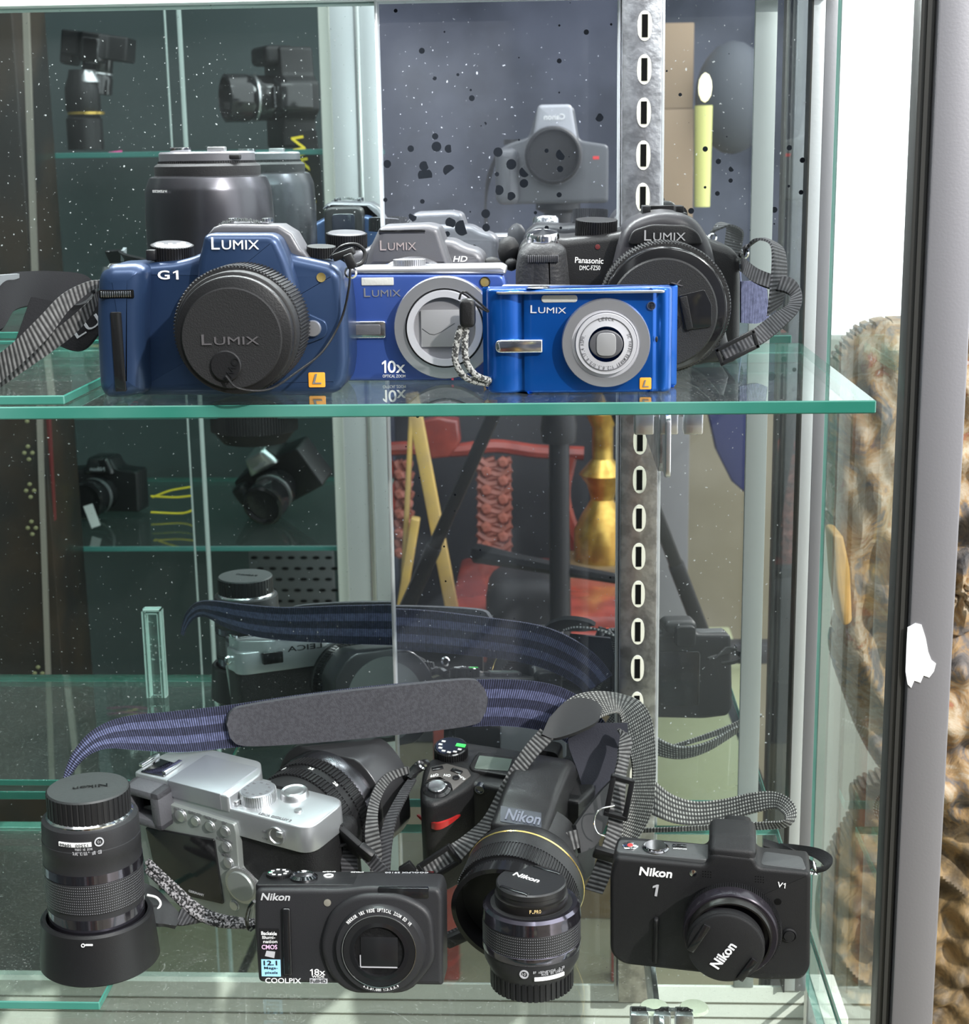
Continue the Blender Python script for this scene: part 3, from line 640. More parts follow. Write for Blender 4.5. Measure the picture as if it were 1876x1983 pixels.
# things in the opposite cabinet
def slr(name, label, cen, Y, s, rot, silver=False):
    p = MV(*cen, Y); t = thing(name, label, 'camera', tuple(p), rot)
    o2 = roundpoly([(-.07, -.04), (.07, -.04), (.07, .035), (.03, .04), (.02, .06), (-.02, .06), (-.03, .04), (-.07, .035)], .006)
    sca = lambda bm: (bmesh.ops.scale(bm, vec=(s, s, s), verts=bm.verts), bm)[1]
    obj('body', sca(ext(o2, .02, -.03, .004, .004)), BLK, t)
    obj('pentaprism', sca(ext(roundpoly([(-.03, .03), (.03, .03), (.018, .062), (-.018, .062)], .005), .03, -.02, .006, .004)), SILVER if silver else BLKG, t)
    l = obj('lens', sca(lathe([(.032, 0), (.032, .03), (.030, .035), (.034, .045), (.034, .075), (.029, .077), (.028, .07), (0, .068)], (0, .015, -.005), (0, 1, 0), 32)), BLKG, t)
    obj('lens_ring', sca(lathe([(.0335, 0), (.0335, .003)], (0, .047, -.005), (0, 1, 0), 32)), SILVER, l)
    obj('grip', sca(ext(rrect(-.072, -.045, -.04, .03, .008), .04, .0, .008)), BLK, t)
    b = text('Nikon', (.014, .0305, .038), (-.014, .0305, .038), .007, (0, 1, 0), .02, thick=.001); obj('lettering', sca(b), GREYP, t)
    return t
slr('slr_camera', 'black SLR on its side with battery grip reflected above the telephoto lenses', (555, 190), 2.7, 1.15, (0, R(90), R(62)))
slr('slr_camera', 'SLR with pale prism and long lens reflected in the middle of the cabinet', (545, 925), 2.62, 1.05, (R(-18), R(-28), R(22)), True)
t = slr('slr_camera', 'dark SLR with a white price tag reflected at the left of the cabinet', (205, 945), 2.65, .95, (0, 0, R(8)))
p = MV(178, 1002, 2.52); solo('price_tag', beam(MV(170, 978, 2.5), MV(186, 1020, 2.5), .016, .0006, up=V((0, 1, 0))), mat('tag_white', (.6, .62, .6), .6), 'small white price tag on the dark reflected camera', 'tag')
b = lathe([(.03, 0), (.03, .05), (.026, .055), (.026, .06), (.029, .065), (.029, .1), (.022, .12), (.020, .13)], MV(167, 290, 2.7), (0, 0, 1), 32)
lt = thing('zoom_lens', 'black lens with gold ring standing on the cabinet shelf, reflected upper left', 'lens', tuple(MV(167, 290, 2.7)))
obj('barrel', loc(b, lt), BLK, lt); obj('gold_ring', loc(lathe([(.0305, 0), (.0305, .004)], MV(167, 222, 2.7), (0, 0, 1), 32), lt), BRASS, lt); obj('silver_ring', loc(lathe([(.0235, 0), (.0235, .003), (.017, .02)], MV(167, 160, 2.7), (0, 0, 1), 32), lt), SILVER, lt)
slr('slr_camera', 'black SLR lying lens down over the gold ringed lens, reflected upper left', (190, 95), 2.72, .8, (R(-90), R(8), 0))
solo('pink_ribbon', ribbon([(MV(130, 296, 2.5), MV(130, 300, 2.5)), (MV(180, 298, 2.5), MV(180, 303, 2.5)), (MV(236, 291, 2.5), MV(236, 297, 2.5))]), mat('pink', (.85, .08, .35), .5), 'bright pink ribbon on the reflected cabinet shelf', 'ribbon')
st = thing('camera_strap', 'black strap with yellow lettering hanging in the reflected cabinet', 'strap', tuple(MV(605, 400, 2.55)))
obj('webbing', loc(ribbon([(MV(578, 255, 2.55), MV(612, 252, 2.55)), (MV(590, 340, 2.55), MV(622, 338, 2.55)), (MV(600, 520, 2.55), MV(632, 520, 2.55))], .003), st), BLKM, st)
b = text('NIKON', MV(587, 262, 2.54)+V((0, 0, 0)), MV(612, 392, 2.54), .020, (0, 1, 0), .03, thick=.002); obj('lettering', loc(b, st), YEL, st)
b = tube([MV(295, 963, 2.6), MV(330, 950, 2.6), MV(370, 943, 2.6)], .0016); b = tube([MV(292, 961, 2.6), MV(340, 963, 2.6), MV(372, 960, 2.6)], .0016, bm=b); b = tube([MV(292, 992, 2.6), MV(350, 994, 2.6), MV(374, 988, 2.6)], .0016, bm=b)
solo('yellow_cord', b, YEL, 'yellow edged strap loops beside the dark reflected camera', 'cord')
b = gear(.066, .069, 0, .05, 90, MV(492, 812, 2.45)+V((0, 0, -.016)), (0, 0, 1)); b = lathe([(.05, 0), (.066, .02)], MV(492, 812, 2.45)+V((0, 0, -.036)), (0, 0, 1), 48, bm=b)
solo('lens_hood', b, BLKM, 'ribbed black hood reflected just under the upper shelf edge', 'lens hood')
# acrylic strip standing past the left edge of the frame, visible only in the mirror
a = MV(308, 1386, 1.262)
b = slab(a.x-.0085, a.x+.008, a.y-.004, a.y+.004, ZL+.005, ZL+.083, 'y')
for f in b.faces: f.material_index = 0
t = thing('acrylic_strip', 'upright clear acrylic strip reflected left of the silver camera', 'acrylic strip', (a.x, a.y, ZL+.005))
obj('strip', loc(b, t), None, t, mats=[glass('acrylic', (.80, .90, .88), .05, 300, f0=.12)])
c0 = mat('acrylic_bevel', (.55, .68, .64), .2); b = None
for q in ((-.0085, -.0072, 0, .078), (.0067, .008, 0, .078), (-.0085, .008, .0765, .078), (-.0058, -.0052, 0, .0745), (.0045, .0051, 0, .0745), (-.0058, .0051, .0738, .0745)):
    b = box(a.x+q[0], a.x+q[1], a.y-.0043, a.y+.0043, ZL+.005+q[2], ZL+.005+q[3], bm=b)
obj('bevel', loc(b, t), c0, t)
# ---------------------------------------------------------------- carved wood outside the side glass
def relief(out, Y, hf, thick=.05, step=.0026):
    P = [(PY(u, v, Y).x, PY(u, v, Y).z) for u, v in out]; P = smooth_closed(P, 5)
    def inside(x, z):
        c = False; k = len(P)
        for i in range(k):
            (x1, z1), (x2, z2) = P[i], P[i-1]
            if (z1 > z) != (z2 > z) and x < (x2-x1)*(z-z1)/(z2-z1)+x1: c = not c
        return c
    def edge(x, z):
        best = 9; k = len(P)
        for i in range(k):
            a_, b_ = V(P[i]), V(P[i-1]); d = b_-a_; t_ = max(0, min(1, (V((x, z))-a_).dot(d)/max(d.length_squared, 1e-12))); best = min(best, (a_+d*t_-V((x, z))).length)
        return best
    x0 = min(p[0] for p in P); x1 = max(p[0] for p in P); z0 = min(p[1] for p in P); z1 = max(p[1] for p in P)
    b = bmesh.new(); g = {}; nx, nz = int((x1-x0)/step)+1, int((z1-z0)/step)+1
    for i in range(nx+1):
        for j in range(nz+1):
            x, z = x0+i*step, z0+j*step
            if inside(x, z):
                e = min(1, edge(x, z)/.02); g[i, j] = b.verts.new((x, Y-thick*math.sqrt(e*(2-e))*.6-hf(x, z)*e, z))
    for (i, j), v in g.items():
        if any(q not in g for q in ((i+1, j), (i-1, j), (i, j+1), (i, j-1))):
            best = 9; p_ = V((v.co.x, v.co.z))
            for m_ in range(len(P)):
                a_, b_ = V(P[m_]), V(P[m_-1]); d_ = b_-a_; t_ = max(0, min(1, (p_-a_).dot(d_)/max(d_.length_squared, 1e-12))); q_ = a_+d_*t_
                if (q_-p_).length < best: best = (q_-p_).length; qb = q_
            if best < step*1.6: v.co.x, v.co.z = qb.x, qb.y
    bk = {k: b.verts.new((v.co.x, Y+.02, v.co.z)) for k, v in g.items()}
    cells = [(i, j) for i, j in g if all(q in g for q in ((i+1, j), (i+1, j+1), (i, j+1)))]; cs_ = set(cells)
    for i, j in cells:
        q = ((i, j), (i+1, j), (i+1, j+1), (i, j+1)); b.faces.new([g[k] for k in q]); b.faces.new([bk[k] for k in reversed(q)])
        for d, (m_, n_) in (((-1, 0), (0, 3)), ((1, 0), (1, 2)), ((0, -1), (0, 1)), ((0, 1), (3, 2))):
            if (i+d[0], j+d[1]) not in cs_: b.faces.new((g[q[m_]], g[q[n_]], bk[q[n_]], bk[q[m_]]))
    for v in [v for v in b.verts if not v.link_faces]: b.verts.remove(v)
    return b
def woodmat(name, ramp, s1, s2, bump=1.0):
    m, nt, ns, ln = _new(name); out = N(nt, 'ShaderNodeOutputMaterial'); b = N(nt, 'ShaderNodeBsdfPrincipled', i_Roughness=.6); ln.new(b.outputs[0], out.inputs[0])
    tc = N(nt, 'ShaderNodeTexCoord'); n1 = N(nt, 'ShaderNodeTexNoise', i_Scale=s1, i_Detail=8.0, i_Distortion=1.6, i_Roughness=.68); ln.new(tc.outputs['Object'], n1.inputs['Vector'])
    r = N(nt, 'ShaderNodeValToRGB'); ln.new(n1.outputs[0], r.inputs[0]); e = r.color_ramp.elements
    e[0].position, e[0].color = ramp[0][0], (*ramp[0][1], 1); e[1].position, e[1].color = ramp[-1][0], (*ramp[-1][1], 1)
    for p_, c_ in ramp[1:-1]: x_ = e.new(p_); x_.color = (*c_, 1)
    ln.new(r.outputs[0], b.inputs['Base Color'])
    n2 = N(nt, 'ShaderNodeTexNoise', i_Scale=s2, i_Detail=6.0, i_Distortion=2.0); ln.new(tc.outputs['Object'], n2.inputs['Vector'])
    bu = N(nt, 'ShaderNodeBump', i_Strength=bump, i_Distance=.004); ln.new(n2.outputs[0], bu.inputs['Height']); ln.new(bu.outputs[0], b.inputs['Normal']); return m
YW = 1.30
c1 = PY(1840, 1130, YW)
def h1(x, z):
    d = math.hypot((x-c1.x), (z-c1.z)*.8); a = math.atan2(z-c1.z, x-c1.x)
    return .010*math.sin(d*150)*(1 if d > .03 else .3)+.005*math.sin(a*9+d*60)+.003*math.sin(x*260+z*90)
W1 = woodmat('weathered_gilt_wood', [(.34, (.03, .03, .035)), (.43, (.16, .14, .13)), (.49, (.34, .21, .09)), (.55, (.42, .35, .26)), (.61, (.30, .21, .11)), (.65, (.26, .08, .04)), (.69, (.45, .42, .38))], 15.0, 48.0, .6)
O1 = [(1745, 616), (1690, 622), (1648, 645), (1612, 700), (1600, 780), (1598, 860), (1608, 960), (1603, 1010), (1612, 1080), (1622, 1180), (1610, 1260), (1640, 1360), (1672, 1440), (1725, 1510), (1800, 1560), (1880, 1590), (2060, 1560), (2150, 1200), (2120, 860), (2000, 680), (1880, 620)]
pn = thing('round_carving', 'weathered round carved panel in gilt, red and grey outside the glass', 'carving', tuple(PY(1850, 1590, YW)))
obj('panel', loc(relief(O1, YW, h1), pn), W1, pn)
b = ext(roundpoly([(PY(u, v, YW-.03).x, PY(u, v, YW-.03).z) for u, v in ((1601, 1020), (1622, 1022), (1636, 1090), (1640, 1190), (1622, 1198), (1608, 1120))], .004), YW-.055, YW-.02, .003)
obj('bare_wood', loc(b, pn), mat('bare_yellow_wood', (.55, .32, .08), .6, col2=(.42, .24, .06), cscale=30), pn, label='bare yellow wood where the paint is lost')
c2 = PY(1700, 1790, YW+.04)
def h2(x, z):
    d = math.hypot(x-c2.x, z-c2.z); return .009*math.sin(d*170+.8)+(.012 if d < .018 else 0)+.004*math.sin(x*150+z*210)
W2 = woodmat('dark_carved_wood', [(.30, (.02, .016, .012)), (.45, (.12, .085, .045)), (.55, (.30, .20, .09)), (.65, (.14, .12, .09)), (.78, (.40, .33, .22))], 14.0, 45.0, .6)
O2 = [(1790, 1490), (1712, 1500), (1655, 1530), (1650, 1580), (1612, 1650), (1590, 1720), (1585, 1800), (1605, 1880), (1635, 1930), (1700, 1960), (1780, 2080), (1900, 2180), (2100, 2180), (2150, 1700), (2050, 1560), (1900, 1560)]
solo('wood_carving', relief(O2, YW+.04, h2, .04), W2, 'dark carved wooden base with ring scrolls below the round panel', 'carving')
# grey green partition behind the carvings
solo('grey_partition', box(.27, 1.6, 2.05, 2.1, 0, PY(1700, 655, 2.05).z, .004), mat('grey_green_board', (.30, .32, .29), .7, col2=(.38, .40, .36), cscale=3), 'grey green partition standing behind the carved panel', 'partition')
# ================================================================ UPPER SHELF
NAVY = mat('navy_paint', (.022, .045, .105), .34, metal=.45, bump=.08, bscale=3000, coat=.1)
BLUE = mat('violet_blue_metal', (.040, .085, .31), .33, metal=.45, bump=.05, bscale=3000, coat=.25)
COBALT = mat('cobalt_metal', (.003, .078, .36), .28, metal=.6, coat=.25)
GUN = mat('gunmetal_plastic', (.10, .10, .11), .38, metal=.3, bump=.15, bscale=2500)
RUBBER = mat('dimpled_rubber', (.014, .014, .015), .55, spec=.3, bump=.8, bscale=1400)
BRUSHED = mat('turned_silver', (.50, .50, .52), .30, metal=.8, aniso=.6)
LSILV = mat('light_silver_ring', (.62, .62, .66), .38, metal=.5)
ORANGE = mat('orange_badge', (.80, .33, .03), .5)
REDM = mat('red_dot', (.6, .02, .02), .4)
AMBER = mat('amber_lamp', (.20, .15, .05), .15, coat=1)
FLASH = mat('flash_lens', (.48, .48, .45), .18, bump=.4, bscale=700, coat=.6)
WEB = weave('black_webbing', (.010, .010, .012), (.06, .06, .065), 420)
WEBG = weave('grey_black_webbing', (.009, .009, .010), (.14, .14, .14), 380)
CORDM = weave('woven_cord', (.03, .03, .03), (.42, .42, .40), 500, across=500)
NYL = weave('navy_webbing', (.022, .025, .055), (.20, .21, .36), 900)
def disc(fr, u, v, r, y): a = fr.Y(u, v, y); return a, fr.r(u, v, r, y)
def rings(fr, t, specs, seg=56):
    """specs: (name, u, v, r_px, y_front, y_back, material[, knurl teeth])"""
    for s in specs:
        c, r = disc(fr, s[1], s[2], s[3], s[4]); L = s[5]-s[4]
        if len(s) > 7 and s[7]: b = gear(r, r*1.025, 0, -L, s[7], (c.x, s[4], c.z))
        else: b = lathe([(r*.0, 0), (r*.965, 0), (r*.99, -min(.0005, L*.2)), (r, -min(.0015, L*.5)), (r, -L)], (c.x, s[4], c.z), n=seg)
        obj(s[0], b, s[6], t)
def annulus(c, r0, r1, h, y, ax=(0, -1, 0), n=64):
    return lathe([(r0, -h), (r0, 0), (r0+(r1-r0)*.06, h*.3), (r1-(r1-r0)*.08, h*.3), (r1, 0), (r1, -h)], (c[0], y, c[2]) if len(c) == 3 else c, ax, n, caps=False)
def lumix(fr, a, b_, y, hpx, t, m, parent=None, thick=.0003):
    """capital L taller than the small capitals"""
    (u0, v0), (u1, v1) = a, b_; h = fr.r(u0, v0, hpx, y)
    f = .19; bm = text('L', fr.Y(u0, v0, y), fr.Y(u0+(u1-u0)*f*.9, v0+(v1-v0)*f*.9, y), h, (0, -1, 0), .0, thick=thick)
    bm = text('UMIX', fr.Y(u0+(u1-u0)*(f+.03), v0+(v1-v0)*f, y), fr.Y(u1, v1, y), h*.76, (0, -1, 0), .0, bm=bm, thick=thick)
    return obj('lettering', bm, m, parent or t)
def badge(fr, t, u0, u1, v0, v1, y):
    a, c = fr.y(u0, v1, y), fr.y(u1, v0, y); o = obj('badge', ext(rrect(a[0], c[0], a[1], c[1], .0008), y-.0006, y+.001, .0002), ORANGE, t)
    w_ = c[0]-a[0]; b = text('L', V((a[0]+w_*.25, y-.0006, a[1]+w_*.22)), V((a[0]+w_*.8, y-.0006, a[1]+w_*.22)), w_*.6, (0, -1, 0), .0, .2); obj('lettering', b, BRUSHED, o)

# ---- blue mirrorless camera with lens cap
p = PZ(431, 768, ZT)
t = thing('mirrorless_camera', 'matte navy blue mirrorless camera with black capped lens, front left of the upper shelf', 'camera', (p.x, .803, ZT)); f = Fr(t)
f.y0 = .012
out = f.ys([(262, 766), (262, 512), (345, 505), (378, 496), (412, 476), (535, 472), (566, 494), (610, 503), (646, 512), (664, 530), (673, 600), (676, 700), (670, 742), (652, 762), (600, 767)], .014)
obj('body', ext(roundpoly(out, .004), .012, .052, .0055, .004, 4), NAVY, t)
hump = f.ys([(372, 640), (378, 560), (380, 510), (392, 458), (402, 453), (524, 453), (538, 462), (556, 500), (574, 560), (582, 640)], .0)
obj('flash_housing', ext(roundpoly(hump, .004), .001, .030, .0045, .003, 4), NAVY, t)
obj('hump_top', ext(f.ys([(402, 455), (414, 440), (430, 434), (540, 436), (566, 452), (582, 480), (600, 500), (560, 505), (524, 456)], .02), .018, .046, .002, .003), GUN, t)
sh = obj('hot_shoe', box(*[q for a in ((f.y(447, 430, .03)[0], f.y(520, 430, .03)[0]), (.030, .044), (f.y(470, 437, .03)[1], f.y(470, 431, .03)[1])) for q in a], .0003), GUN, t)
for u in (449, 514): a = f.Y(u, 433, .03); obj('shoe_rail', box(a.x-.0016, a.x+.0016, .028, .044, a.z, a.z+.0028, .0003), CHROME, sh)
a = f.Y(466, 434, .026); b = None
random.seed(3)
for i in range(150): x = random.uniform(-.0105, .0095); q = V((a.x+x, .020+random.uniform(0, .014), a.z-.001+.0026*(1-(x/.0115)**2))); b = tube([q, q+V((random.uniform(-.001, .001), random.uniform(-.001, .001), random.uniform(.0005, .0016)))], .00022, 4, bm=b, smooth=0)
obj('velcro_pad', b, mat('grey_fuzz', (.09, .10, .10), .95), t, kind='stuff')
gp = f.ys([(189, 700), (186, 620), (188, 545), (194, 526), (214, 512), (262, 510), (282, 520), (280, 600), (279, 680), (282, 762), (240, 770), (205, 771), (192, 752)], .0)
g = obj('grip', ext(roundpoly(gp, .003), -.004, .034, .0085, .005, 5), NAVY, t)
a, c = f.y(192, 578, -.004), f.y(258, 561, -.004); obj('dial_slot', box(a[0], c[0], -.0044, .0, a[1], c[1], .0005), BLACKHOLE, g)
bm = None
for i in range(14): x = a[0]+.0015+(c[0]-a[0]-.003)*i/13; bm = box(x-.0004, x+.0004, -.0052, -.003, a[1]+.0006, c[1]-.0006, .0002, bm=bm)
obj('control_dial', bm, CHROME, t)
a, c = f.y(224, 758, -.004), f.y(235, 604, -.004); obj('grip_inlay', ext(rrect(a[0], c[0], a[1], c[1], .0008), -.0048, -.001, .0003), BLKG, g)
a = f.Z(230, 519, .0655); sb = obj('shutter_button', lathe([(.0, .0026), (.0045, .0024), (.006, .001), (.0078, .0008), (.0088, -.002)], (a.x, .008, .0655), (0, 0, 1), 32), CHROME, t)
a = f.Y(334, 502, .03); d = obj('mode_dial', gear(.0108, .0114, 0, .0075, 48, (a.x, .030, a.z), (.06, -.12, 1)), BLK, t); obj('dial_top', lathe([(.0104, 0), (.0095, .0006), (0, .0006)], (a.x+.0005, .0292, a.z+.0076), (.06, -.12, 1), 32), GUN, d)
b = None
for k in range(9): aa = k*2*PI/9; b = box(a.x+.0068*math.cos(aa)-.0009, a.x+.0068*math.cos(aa)+.0009, .0288+.0068*math.sin(aa)-.0005, .0288+.0068*math.sin(aa)+.0005, a.z+.0070, a.z+.0088, bm=b)
obj('dial_marks', b, WHITE, d)
a = f.Y(297, 500, .02); obj('power_lever', box(a.x-.003, a.x+.002, .016, .022, a.z-.001, a.z+.0045, .0008), BLK, t)
a = f.Y(622, 497, .03); obj('drive_dial', gear(.0072, .0077, 0, .0055, 36, (a.x, .030, a.z), (.05, -.1, 1)), BLK, t)
lumix(f, (410, 483), (502, 483), -.0003+.001, 23, t, WHITE)
b = f.txt('G', (306, 541), (329, 541), .0046, .012, bold=.03); b = f.txt('1', (336, 541), (346, 541), .0046, .012, bm=b); obj('lettering', b, WHITE, t)
c, r = disc(f, 622, 537, 9, .012); o = obj('focus_lamp', lathe([(0, 0), (r, 0), (r, .0006), (r*.7, .0003), (0, .0)], (c.x, .012, c.z), (0, -1, 0), 24), AMBER, t)
# lens release plate and button
o = obj('release_plate', ext(roundpoly(f.ys([(560, 600), (596, 606), (632, 622), (636, 640), (630, 652), (600, 664), (560, 672)], .012), .002), .0102, .014, .0006), NAVY, t)
c, r = disc(f, 606, 636, 16, .010); obj('release_button', lathe([(0, .0022), (r*.9, .002), (r, .0012), (r, -.002)], (c.x, .0102, c.z), n=32), BRUSHED, t)
badge(f, t, 598, 629, 721, 750, .012)
lb = []
rings(f, t, [('lens_mount', 459, 636, 122, .004, .014, BLK), ('zoom_ring', 459, 640, 121, -.026, .004, RUBBER, 110), ('lens_barrel', 456, 646, 119, -.036, -.024, BLKM), ('front_ring', 453, 650, 114, -.041, -.034, BLK)])
c, r = disc(f, 448, 656, 98, -.0425); cap = obj('lens_cap', lathe([(0, 0), (r*.975, 0), (r, -.0008), (r, -.003), (r*1.08, -.003), (r*1.1, -.0045)], (c.x, -.0425, c.z), n=64), mat('cap_black', (.016, .016, .017), .5, spec=.3, bump=.5, bscale=1800), t)
lumix(f, (391, 668), (502, 667), -.0427, 20, t, mat('cap_print', (.085, .08, .085), .3), cap, .0006)
c, r = disc(f, 437, 709, 30, -.044); bt = obj('cap_keeper', lathe([(0, 0), (r*.93, 0), (r, -.0006), (r, -.0022)], (c.x, -.0442, c.z), n=40), BLK, t)
b = text('OWS', f.Y(452, 690, -.0442), f.Y(432, 734, -.0442), .0036, (0, -1, 0), 0, thick=.0006); obj('lettering', b, BLKG, bt)
b = f.txt('I', (459, 517), (463, 517), .0012, -.002, bold=.05); b.free(); c = f.Y(461, 517, .0); obj('mount_mark', ball((c.x, -.002, c.z), .0013), REDM, t)
obj('keeper_cord', tube([f.Y(437, 728, -.046), f.Y(462, 752, -.047), f.Y(520, 754, -.04), f.Y(575, 720, -.02), f.Y(625, 680, .0), f.Y(660, 620, .008), f.Y(675, 560, .006), f.Y(678, 520, .006)], .0006), BLK, t)
b = tube([f.Y(640, 500, .02), f.Y(662, 478, .018), f.Y(690, 474, .016), f.Y(706, 488, .016), f.Y(702, 508, .014), f.Y(684, 516, .012)], .0011); b = beam(f.Y(645, 500, .012), f.Y(686, 485, .012), .006, .004, bev=.001, bm=b); b = beam(f.Y(672, 492, .008), f.Y(684, 520, .008), .005, .004, up=V((0, 1, 0)), bev=.001, bm=b)
obj('strap_clip', b, BLK, t)
obj('strap_ring', lathe([(.0024, -.0005), (.0034, 0), (.0024, .0005)], f.Y(679, 528, .012), (0, 1, .2), 20, caps=False), CHROME, t)
# eyepiece and screen at the back, seen in the mirror
obj('eyepiece', ext(rrect(f.y(440, 450, .05)[0], f.y(545, 450, .05)[0], .052, .083, .006), .066, .048, .002), BLK, t)
obj('eyepiece_window', ext(rrect(f.y(462, 450, .05)[0], f.y(525, 450, .05)[0], .058, .078, .003), .0668, .06, .0005), DGLASS, t)
obj('screen', ext(rrect(-.03, .035, .006, .052, .003), .0545, .05, .0008), BLKG, t)
# strap: narrow webbing to the left, broad padded part behind it
ST = lambda l: [(f.w(PY(a[0], a[1], a[2])), f.w(PY(a[3], a[4], a[5]))) for a in l]
s1 = ribbon(ST([(196, 542, .832, 193, 556, .832), (168, 546, .825, 172, 566, .825), (120, 570, .815, 132, 602, .815), (70, 620, .805, 92, 655, .805), (20, 668, .80, 30, 715, .80), (-50, 720, .80, -40, 775, .80)]), .0014)
s1 = ribbon(ST([(170, 548, .829, 176, 560, .829), (182, 570, .828, 186, 592, .828), (140, 612, .822, 152, 640, .822), (90, 650, .818, 105, 678, .818), (30, 690, .812, 42, 722, .812), (-40, 740, .81, -40, 780, .81)]), .0014, bm=s1)
so = obj('strap', s1, WEBG, t)
pad = ribbon(ST([(-60, 542, .90, -60, 640, .88), (0, 535, .91, 0, 640, .88), (36, 528, .93, 30, 600, .90), (100, 526, .955, 95, 590, .94), (165, 534, .965, 160, 600, .95), (185, 560, .95, 180, 622, .93), (150, 590, .90, 120, 640, .89), (60, 576, .885, 30, 660, .87)]), .002)
CLO = mat('black_cloth', (.007, .007, .008), .9, spec=.12, bump=.4, bscale=900); o = obj('strap_pad', pad, CLO, t)
pad2 = ribbon(ST([(90, 600, .87, 60, 640, .86), (150, 600, .87, 150, 680, .86), (196, 560, .87, 198, 640, .862)]), .002); obj('strap_pad', pad2, CLO, t)
b = text('LU', f.w(PY(150, 656, .862)), f.w(PY(198, 625, .862)), .006, (0, -1, 0), .0, thick=.0003); obj('lettering', b, GREYP, o)
b = text('G1', f.w(PY(80, 557, .938)), f.w(PY(42, 556, .936)), .0052, (0, -1, 0), .02, thick=.0003); obj('lettering', b, REDP, o)
b = ribbon(ST([(-10, 533, .90, -10, 556, .90), (34, 530, .925, 34, 556, .925)]), .0024); obj('strap_end', b, mat('grey_tab', (.13, .14, .15), .7), t)

# ---- tall telephoto lens standing behind it
p = PY(407, 560, .945); t = thing('telephoto_lens', 'tall satin black lens with pinch cap, standing upside down behind the navy camera', 'lens', (p.x, .955, ZT))
x = lambda rpx: rpx*.96/FP
def zt(v, y=.93): return PY(407, v, y).z-ZT
SAT = mat('satin_black_metal', (.085, .085, .095), .27, metal=.9)
obj('hood', lathe([(x(105), 0), (x(121), .004), (x(121.5), zt(420)), (x(119), zt(370)), (x(117), zt(362)), (x(110), zt(344)), (x(101), zt(340))], (0, 0, 0), (0, 0, 1), 72), SAT, t)
obj('barrel', lathe([(x(99), zt(345)), (x(100), zt(330)), (x(100), zt(322)), (x(96), zt(318)), (x(92), zt(316))], (0, 0, 0), (0, 0, 1), 64), BLKM, t)
obj('knurled_ring', gear(x(91), x(92), zt(318), zt(312), 120, (0, 0, 0), (0, 0, 1)), BLK, t)
cp = obj('lens_cap', lathe([(x(88), zt(314)), (x(90), zt(311)), (x(90), zt(297)), (x(87), zt(293)), (0, zt(293))], (0, 0, 0), (0, 0, 1), 64), GUN, t)
obj('cap_latch', box(-x(56), -x(20), -x(62), -x(40), zt(293), zt(284), .0006), CHROME, cp); obj('cap_latch', box(x(14), x(47), -x(62), -x(40), zt(293), zt(284), .0006), SILVER, cp)
obj('cap_button', box(x(42), x(76), -x(70), -x(50), zt(309), zt(300), .0006), BLK, cp)
b = text('H-FS045200', V((x(-52), -x(121.5)+x(11), zt(366))), V((x(-84), -x(121.5)+x(32), zt(366))), x(5), (-.35, -.93, 0), .0, thick=0, lift=.0008); obj('lettering', b, WHITE, t)

# ---- 10x compact behind
p = PZ(828, 738, ZT); t = thing('compact_camera', 'violet blue compact with a big silver lens ring, between the navy and the cobalt camera', 'camera', (p.x, .851, ZT)); f = Fr(t)
o = roundpoly(f.ys([(640, 738), (640, 530), (976, 530), (982, 560), (982, 738)], 0), [.006, .004, .004, .002, .004]); bd = obj('body', ext(o, 0, .027, .0022, .003), BLUE, t)
obj('top_plate', ext(roundpoly(f.ys([(640, 530), (640, 519), (970, 514), (980, 520), (979, 531)], 0), .001), -.0003, .027, .0015, .003), BRUSHED, t)
a = f.Y(793, 520, .012); obj('mode_dial', gear(.0083, .0088, -.004, .005, 44, (a.x, .012, a.z), (0, 0, 1)), BRUSHED, t)
a, c = f.y(700, 553, 0), f.y(762, 537, 0); o = obj('flash_window', ext(rrect(a[0], c[0], a[1], c[1], .0005), -.0006, .002, .0003), FLASH, t)
lumix(f, (705, 575), (776, 574), 0, 17, t, BRUSHED)
a, c = f.y(668, 655, 0), f.y(747, 621, 0); o = obj('grip_bar', ext(rrect(a[0], c[0], a[1], c[1], .0016), -.0016, .001, .0006), CHROME, t); obj('grip_insert', ext(rrect(a[0], c[0]-.0028, a[1]+.0018, c[1]-.0018, .0012), -.0022, .0, .0004), GUN, o)
c, r = disc(f, 862, 634, 99, -.004)
r0 = r; b = annulus(c, r*.76, r, .007, -.006); lr = obj('lens_ring', b, BRUSHED, t)
obj('lens_step', annulus(c, r*.735, r*.775, .006, -.0052), BLK, lr)
obj('lens_tube', annulus(c, r*.60, r*.74, .007, -.0085), LSILV, t)
obj('lens_bezel', lathe([(0, -.001), (r*.60, -.001), (r*.61, -.004)], (c.x, -.0085, c.z), n=56), mat('grey_gloss', (.20, .20, .21), .12, coat=.5), t)
obj('shutter_blade', box(c.x-r*.46, c.x+r*.46, -.0092, -.0082, c.z-r*.36, c.z+r*.36, .0004), mat('grey_blade', (.30, .30, .31), .35, metal=.3), t)
obj('blade_edge', tube([V((c.x-r*.44, -.0093, c.z+.0)), V((c.x-r*.2, -.0093, c.z-r*.12)), V((c.x+r*.2, -.0093, c.z+r*.1))], .00012, 4, smooth=3), BLK, t)
b = arctext('LEICA', (c.x, -.0089, c.z), r*.635, r*.07, 112, 68, thick=.0001); b = arctext('DC VARIO', (c.x, -.0089, c.z), r*.635, r*.07, 5, -55, thick=.0001, bm=b); b = arctext('1:3.3-4.9/4.6-46 ASPH.', (c.x, -.0089, c.z), r*.635, r*.07, -80, -175, thick=.0001, bm=b); obj('lettering', b, GREYP, lr)
